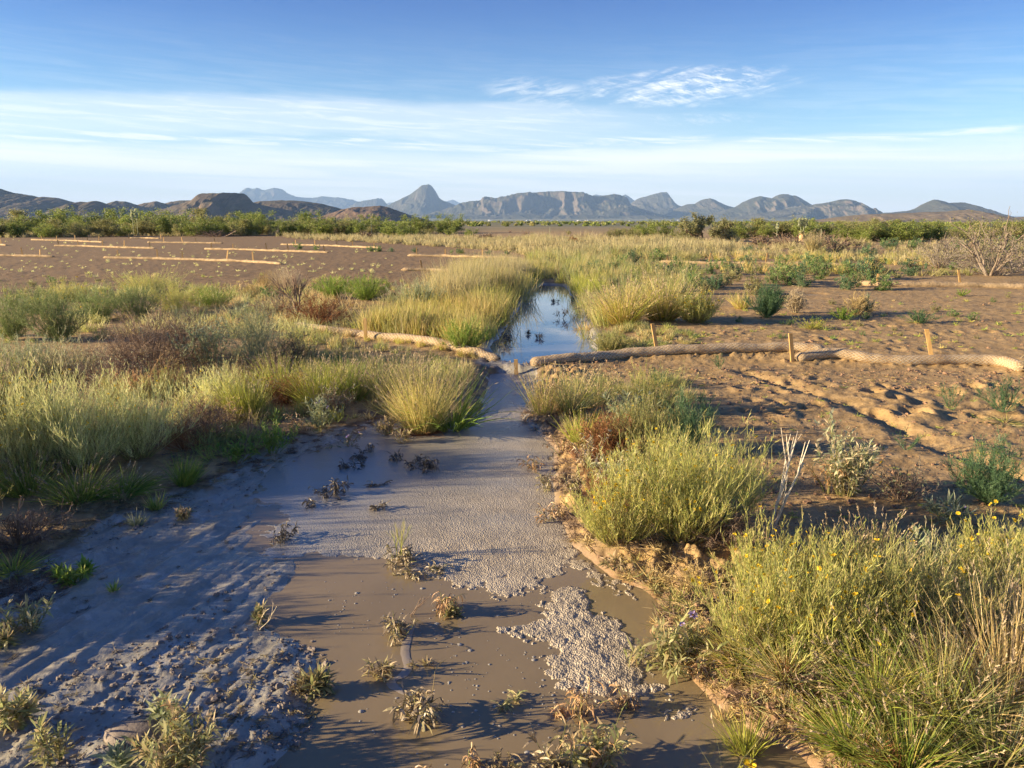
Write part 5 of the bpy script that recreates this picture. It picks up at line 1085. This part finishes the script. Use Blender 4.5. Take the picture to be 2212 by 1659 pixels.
put_tree(2050, 575, 60, 110, 'small leafless shrub tree left of the dead tree', 'dead_tree', 'tree', 4, dead=True, trunks=6, th=.022, n=200, leaf=.05, barkc=DEADBARK)
put_tree(2085, 582, 42, 70, 'low dead bush under the left limbs of the dead tree', 'dead_tree', 'tree', 5, dead=True, trunks=5, th=.02, n=300, leaf=.05, barkc=DEADBARK)
put('twig', 2140, 600, 88, 190, 'tangled bare thorn scrub around the dead trees at the right', name='thorn_scrub', cat='shrub', col='greytwig', dens=1.1, bw=.010, curl=.2)
put('twig', 2030, 585, 60, 120, 'low thorn scrub left of the dead tree', name='thorn_scrub', cat='shrub', col='greytwig', dens=1.1, bw=.010, curl=.2)
for u, v, h, w, lb, c in [(1798, 549, 40, 120, 'large brush pile of grey dead branches right of the yucca', 'twig'), (1705, 538, 28, 110, 'brown brush pile around the foot of the yucca', 'twig'), (1650, 532, 20, 80, 'low brush pile left of the yucca', 'twig'), (470, 514, 13, 120, 'dark brush pile before the left thicket', 'twig'),
                          (1170, 527, 14, 46, 'brown brush mound in the middle of the plain', 'twig'), (1230, 534, 18, 60, 'pinkish brush mound behind the straw grass', 'red'), (1050, 520, 12, 40, 'small brush mound left of the middle one', 'twig'), (790, 518, 16, 30, 'thorny dead bush beside the tall stalk', 'twig'), (1755, 555, 44, 30, 'tall straw grass plume before the brush pile', 'farstraw')]:
    put('twig' if c != 'farstraw' else 'grass', u, v, h, w, lb, name='brush_pile' if c != 'farstraw' else None, cat='brush pile' if c != 'farstraw' else None, col=c, bw=.03 if c != 'farstraw' else .012)
CREAM = [(.38,.40,.26),(.32,.35,.22)]
def yucca(u, v, top, label, seed, rosette=True, trunk=.35, heads=1, stalkonly=False, thick=1.0):
    p = G(u, v); k = ppm(p); H = (v-top)/k; rng = np.random.default_rng(seed); r_ = link('yucca', None, loc=(p[0], p[1], LZ(*p)), label=label, category='yucca')
    th_ = H*trunk
    if rosette:
        P = grow(np.zeros((1, 3)), np.array([[.02, 0, 1.]]), th_, 5, 0, .03, rng); link('trunk', mesh('trunk', *tubes(P, .13*thick, pal(DRYLEAF, 1, rng), 8, [1, 1.1, 1.15, 1.1, .8])), M_WOODY, r_)
        n = 150; d = unit(rng.normal(0, 1, (n, 3))+[0, 0, .5]); V, F, C = ribbons(grow(np.tile(P[0, -1], (n, 1)), d, H*.17*rng.uniform(.7, 1.1, n), 4, -.2, .03, rng), .05, pal(YG+SILV, n, rng), rng, [1, .9, .6, .1]); link('leaves', mesh('leaves', V, F, C), M_LEAF, r_)
        n = 90; b = np.c_[rng.normal(0, .05, (n, 2)), rng.uniform(.2, 1, n)*th_]; d = np.c_[rng.normal(0, .6, (n, 2)), -np.ones(n)]; V, F, C = ribbons(grow(b, d, th_*.3, 3, -.4, .05, rng), .05, pal(DRYLEAF+PALE, n, rng), rng); link('dead_skirt', mesh('dead_skirt', V, F, C), M_DRY, r_)
    for hd in range(heads):
        off = (hd-(heads-1)/2)*H*.16; P = grow(np.array([[off*.3, 0, th_*.9]]), np.array([[off/H*1.8, 0, 1.]]), H-th_*.9, 8, 0, .012, rng)
        link('flower_stalk', mesh('flower_stalk', *tubes(P, .022*thick, pal(CREAM, 1, rng), 6)), M_WOODY, r_)
        if not stalkonly:
            n = 260; q, dq, _ = along(P, n, .62, 1, rng, 2.0, 0); tt = np.clip((q[:, 2]/H-.60)/.42, 0, 1); sz = (H*.075*np.sin(np.pi*np.clip(tt*.92+.06, 0, 1))**.7)[:, None]; c0 = q+dq*sz*rng.uniform(.2, 1, (n, 1)); dn = unit(rng.normal(0, 1, (n, 3))); V, F, C = ribbons(np.stack([c0, c0+dn*.04, c0+dn*.09], 1), .06, pal(CREAM, n, rng), rng, [.5, 1, .5]); link('blossom', mesh('blossom', V, F, C), M_LEAF, r_)
yucca(290, 512, 459, 'cream yucca bloom spike above the left thicket, left of the pair', 1, False, .1)
yucca(299, 512, 457, 'cream yucca bloom spike above the left thicket, right of the pair', 2, False, .1)
yucca(725, 512, 475, 'yucca with a shaggy trunk standing before the left thicket', 3, True, .5)
yucca(803, 513, 478, 'thin bare flower stalk before the left thicket', 4, False, .1, 1, True, 1.6)
yucca(1730, 532, 479, 'flowering yucca with a pale trunk among the right brush piles', 5, True, .45, 2)
yucca(1677, 520, 486, 'white-tipped yucca spike between the mesquite and the flowering yucca', 6, False, .2)
yucca(1772, 530, 499, 'slim bare stalk right of the flowering yucca', 7, False, .1, 1, True, 1.8)
yucca(1188, 506, 491, 'slender stalk alone on the plain beyond the pond', 8, False, .1, 1, True, 1.6)
put('twig', 150, 508, 12, 60, 'dark dead brush by the left field edge', col='twig', bw=.03, name='brush_pile', cat='brush pile')

# ================================================================ far homesteads
M_HW = pmat('white_wall', (.80, .80, .78), .6, .4); M_HR = pmat('metal_roof', (.62, .63, .64), .45, .5)
HS = [(50,300,6),(75,301,5),(130,313,4),(145,313,4),(260,301,3),(400,302,6),(450,308,4),(415,322,4),(470,322,4),(530,325,4),(530,305,4),(215,328,3),(755,322,4),(905,295,4),(922,296,3),(1040,320,5),(1090,320,4),(1035,295,3),(-180,400,3),(-200,310,6),(-215,302,5),(-380,318,4),(-420,322,5),(-440,312,3)]
def hit(u, v):
    d = ray(u, v); t_ = np.geomspace(60, 20000, 1200); q = d[None]*t_[:, None]; z = land(q[:, 0], q[:, 1])[0]; k = np.argmax(q[:, 2]+CAMH < z)
    return q[k] if (q[:, 2]+CAMH < z).any() else q[-200]
sb = sorted([(1123.3+x*.3125, min(380.2+y*.3125, 482.5), w_) for x, y, w_ in HS if y < 390])
for j, (u, v, w_) in enumerate(sb):
    D = 5200+float(rng.uniform(-900, 900)); dr = ray(u, v); q = np.array([dr[0]/dr[1]*D, D, 0]); W_ = min(max(w_*.75/FPX*D, 6), 14); Hh = W_*.32; dp = W_*.5; rf = Hh*.45
    V = [(-W_/2,-dp/2,-1),(W_/2,-dp/2,-1),(W_/2,dp/2,-1),(-W_/2,dp/2,-1),(-W_/2,-dp/2,Hh),(W_/2,-dp/2,Hh),(W_/2,dp/2,Hh),(-W_/2,dp/2,Hh),(-W_/2,0,Hh+rf),(W_/2,0,Hh+rf)]
    h_ = link('house', mesh('house', V, [np.array([(0,1,5,4),(1,2,6,5),(2,3,7,6),(3,0,4,7)]), np.array([(4,8,7),(5,6,9)])]), M_HW, loc=(q[0], q[1], float(land(q[:1], q[1:2])[0][0])), rz=float(rng.uniform(-.5, .5)),
              label=f'tiny white house on the far plain, {ORD[j] if j < 20 else ORD[j-20]} from the left' if j < 20 else f'tiny white house, {ORD[len(sb)-1-j]} from the right on the far plain', category='house', group='white houses scattered over the far plain')
    e_ = 1.08; link('roof', mesh('roof', [(-W_/2*e_,-dp/2*e_,Hh+.1),(W_/2*e_,-dp/2*e_,Hh+.1),(W_/2*e_,0,Hh+rf+.25),(-W_/2*e_,0,Hh+rf+.25),(-W_/2*e_,dp/2*e_,Hh+.1),(W_/2*e_,dp/2*e_,Hh+.1)], np.array([(0,1,2,3),(3,2,5,4)])), M_HR, h_)
# ---- little puddles on the right-hand soil
for k, (u, v, w_, lb) in enumerate(PUDS):
    p = G(u, v); r_ = w_/ppm(p)/2; a = np.arange(28)/28*2*np.pi; rr = r_*(1+.35*fbm(np.cos(a)*1.5+k, np.sin(a)*1.5, 3, 5)); V = np.c_[p[0]+np.cos(a)*rr*1.25, p[1]+np.sin(a)*rr*1.25, np.full(28, PUDZ+.004)]
    link('water', mesh('water', np.r_[V, [[p[0], p[1], PUDZ+.004]]], np.array([(i, (i+1) % 28, 28) for i in range(28)])), W2, kind='structure', label=lb)

# pale scum trail drifting between the muddy weeds
pts = np.array([G(u, v) for u, v in [(892,1338),(880,1365),(872,1395),(884,1425),(868,1447),(842,1455),(850,1470),(882,1486),(890,1492)]]); wd_ = np.array([.015,.03,.036,.034,.04,.034,.045,.03,.01])
s_ = np.linspace(0, 8, 70); x_ = np.interp(s_, range(9), pts[:, 0]); y_ = np.interp(s_, range(9), pts[:, 1]); k5 = np.ones(7)/7; x_ = np.convolve(np.pad(x_, 3, 'edge'), k5, 'valid'); y_ = np.convolve(np.pad(y_, 3, 'edge'), k5, 'valid')
w_ = np.interp(s_, range(9), wd_)*(1+.3*fbm(s_*2, s_*0, 3, 2)); cr = np.linspace(-.5, .5, 7)
V = np.stack([x_[:, None]+cr*w_[:, None], y_[:, None]+0*cr, .0012+.0012*(1-(2*np.abs(cr))**2)+0*x_[:, None]], -1).reshape(-1, 3); i = np.arange(69)[:, None]*7+np.arange(6)[None]
link('scum', mesh('scum', V, np.stack([i, i+1, i+8, i+7], -1).reshape(-1, 4), None, True), pmat('pale_scum', (.33, .28, .21), .3, .5, (60, .001)), kind='stuff', label='pale scum trail on the puddle between the muddy weeds', category='scum')
DENOISE = True; HAZE_D = 4.8e-5; HAZE_C = (.39, .62, 1.0); SKY_SAT = 1.32; SKY_TINT = (1.02, 1.0, .96); SKY_TOP = (.065, .31, .69); SKY_K = .068; CLOUD_C = (.50, .475, .425); CLOUD_A = 1.0; EXPO = 1.74
# ---------------------------------------------------------------- air, sky, sun, camera
SUN_EL, SUN_A = R(13.3), R(6)          # light travels towards +X and a little away from the camera
sdir = Vector((cos(SUN_EL)*cos(SUN_A), cos(SUN_EL)*sin(SUN_A), -sin(SUN_EL)))
L = bpy.data.lights.new('sun', 'SUN'); L.energy = 5.0; L.angle = R(.53); L.color = (1.0, .78, .50)
so = bpy.data.objects.new('sun', L); COL.objects.link(so); so.rotation_euler = sdir.to_track_quat('-Z', 'Y').to_euler()
hx, hy0, hy1, hz0, hz1 = 24000, -3000, 30500, -260, 1350
HV = [(x, y, z) for x in (-hx, hx) for y in (hy0, hy1) for z in (hz0, hz1)]
HF = [(0,1,3,2),(4,6,7,5),(0,4,5,1),(2,3,7,6),(0,2,6,4),(1,5,7,3)]
t = newmat('thin_air_haze')
vp = t.add('ShaderNodeVolumePrincipled', ins={'Color': HAZE_C, 'Density': HAZE_D, 'Anisotropy': 0.0})
t.put(t.out.inputs['Volume'], vp.outputs[0])
link('haze', mesh('haze', HV, np.array(HF)), t.mat, kind='stuff')

w = bpy.data.worlds.new('World'); SC.world = w; w.use_nodes = True; w.node_tree.nodes.clear(); t = NT(w.node_tree)
out = t.add('ShaderNodeOutputWorld')
sky = t.add('ShaderNodeTexSky', sky_type='NISHITA', sun_disc=False, sun_elevation=SUN_EL, altitude=1200, air_density=1.0, dust_density=.6, ozone_density=2.2)
sky.sun_rotation = math.atan2(-cos(SUN_A), -sin(SUN_A))
g = t.add('ShaderNodeTexCoord').outputs['Generated']
xyz = t.add('ShaderNodeSeparateXYZ', ins={0: g})
x, y, z = xyz.outputs
hor = t.m('SQRT', t.m('ADD', t.m('MULTIPLY', x, x), t.m('MULTIPLY', y, y)))
el = t.m('MULTIPLY', t.m('ARCTAN2', z, hor), 57.2958)          # degrees above the horizon
az = t.m('MULTIPLY', t.m('ARCTAN2', x, y), 57.2958)            # degrees right of north
def cvec(sa, se, tilt=0, o=0):
    e2 = t.m('MULTIPLY_ADD', az, tilt, el)
    return t.add('ShaderNodeCombineXYZ', ins={0: t.m('MULTIPLY', az, sa), 1: t.m('MULTIPLY', e2, se), 2: float(o)}).outputs[0]
def cn(sa, se, tilt=0, o=0, det=6, rough=.6, dist=0.0): return t.noise(cvec(sa, se, tilt, o), 1.0, det, rough, dist)
warp = t.m('MULTIPLY', t.m('SUBTRACT', cn(.06, .35, .02, 3), .5), 2.2)
e = t.m('ADD', el, warp)
streak = t.mr(cn(.05, 1.5, .03, 7, 7, .62, .6), .33, .68)
streak2 = t.mr(cn(.16, 2.6, .05, 9, 7, .65, .9), .36, .72)
# lower veil: bright thin streaks under ~5 deg, all the way round
veil = t.m('MULTIPLY', t.mr(e, 5.3, 3.7), t.mr(streak, 0, 1, .62, 1.0))
edge1 = t.m('MULTIPLY', t.m('MULTIPLY', t.mr(e, 5.5, 5.0), t.mr(e, 4.1, 4.9)), t.mr(streak2, 0, 1, .25, .9))
# upper band, left of centre, sloping up to the middle
eu = t.m('MULTIPLY_ADD', t.m('ABSOLUTE', t.m('ADD', az, 12.0)), .035, e)
band = t.m('MULTIPLY', t.m('MULTIPLY', t.mr(eu, 8.3, 7.3), t.mr(eu, 4.8, 6.0)), t.mr(az, 22, -4))
band = t.m('MULTIPLY', band, t.mr(streak2, .1, 1, .62, 1.0))
# wind-torn wisps right of centre
def blob(a0, e0, ra, re, tilt=0.0):
    da = t.m('DIVIDE', t.m('SUBTRACT', az, a0), ra)
    de = t.m('DIVIDE', t.m('SUBTRACT', t.m('MULTIPLY_ADD', t.m('SUBTRACT', az, a0), tilt, el), e0), re)
    return t.mr(t.m('ADD', t.m('MULTIPLY', da, da), t.m('MULTIPLY', de, de)), 1.0, .0)
wn = t.mr(cn(.28, 1.7, -.18, 21, 9, .70, .5), .38, .66); wn2 = t.mr(cn(.75, 3.1, .22, 25, 8, .72, .4), .36, .70)
wisp = t.m('MULTIPLY', blob(12.0, 8.5, 9.5, 1.6, -.03), t.m('MULTIPLY', wn, t.mr(wn2, 0, 1, .35, 1)))
wisp = t.m('MAXIMUM', wisp, t.m('MULTIPLY', blob(2.0, 8.2, 5.0, 1.4, .1), t.m('MULTIPLY', wn, .55)))
wisp = t.m('MAXIMUM', wisp, t.m('MULTIPLY', blob(13.5, 8.6, 4.6, 1.2, -.10), t.mr(wn2, .1, 1.0, 0, .85)))
wisp = t.m('MAXIMUM', wisp, t.m('MULTIPLY', blob(4.0, 6.8, 4.5, .9), t.m('MULTIPLY', wn2, .55)))
wisp = t.m('MAXIMUM', wisp, t.m('MULTIPLY', blob(12.5, 6.4, 6.0, .6), t.m('MULTIPLY', wn2, .4)))
low = t.m('MULTIPLY', blob(-32.0, 1.9, 5.0, .7, .10), t.mr(wn2, .1, .7, .2, .8))
puff = t.m('MULTIPLY', t.mr(el, 14, 6), t.m('MULTIPLY', streak2, .12))
d = t.m('MAXIMUM', t.m('MULTIPLY', veil, .92), t.m('MULTIPLY', band, .58)); d = t.m('MAXIMUM', d, t.m('MULTIPLY', edge1, .85)); d = t.m('MAXIMUM', d, t.m('MULTIPLY', wisp, .9))
d = t.m('MAXIMUM', d, low); d = t.m('MAXIMUM', d, puff)
d = t.m('MULTIPLY', d, t.mr(el, -1, .5), clamp=True)
hs = t.add('ShaderNodeHueSaturation', ins={'Saturation': SKY_SAT, 'Value': 1.0, 'Color': sky.outputs[0]})
bluer = t.mix(1.0, hs.outputs[0], t.mix(t.mr(el, 1.5, 18), SKY_TINT, SKY_TOP), 'MULTIPLY')
skyc = t.mix(1.0, bluer, (SKY_K,)*3, 'MULTIPLY')
cl = t.mix(t.m('MULTIPLY', d, CLOUD_A), skyc, CLOUD_C)
bg = t.add('ShaderNodeBackground', ins={'Color': cl, 'Strength': 1.0}); t.put(out.inputs['Surface'], bg.outputs[0])

cam = bpy.data.cameras.new('camera'); cam.sensor_width = 36; cam.lens = 36*FPX/2212; cam.clip_start = .05; cam.clip_end = 80000
co = bpy.data.objects.new('camera', cam); COL.objects.link(co); co.location = (0, 0, CAMH); co.rotation_euler = (math.pi/2-PITCH, 0, 0); SC.camera = co
SC.view_settings.view_transform = 'Standard'; SC.view_settings.look = 'None'; SC.view_settings.exposure = EXPO; SC.view_settings.gamma = 1
SC.cycles.max_bounces = 6; SC.cycles.volume_bounces = 1; SC.cycles.transparent_max_bounces = 8; SC.cycles.use_denoising = DENOISE; SC.cycles.denoiser = 'OPENIMAGEDENOISE'
SC.cycles.diffuse_bounces = 3
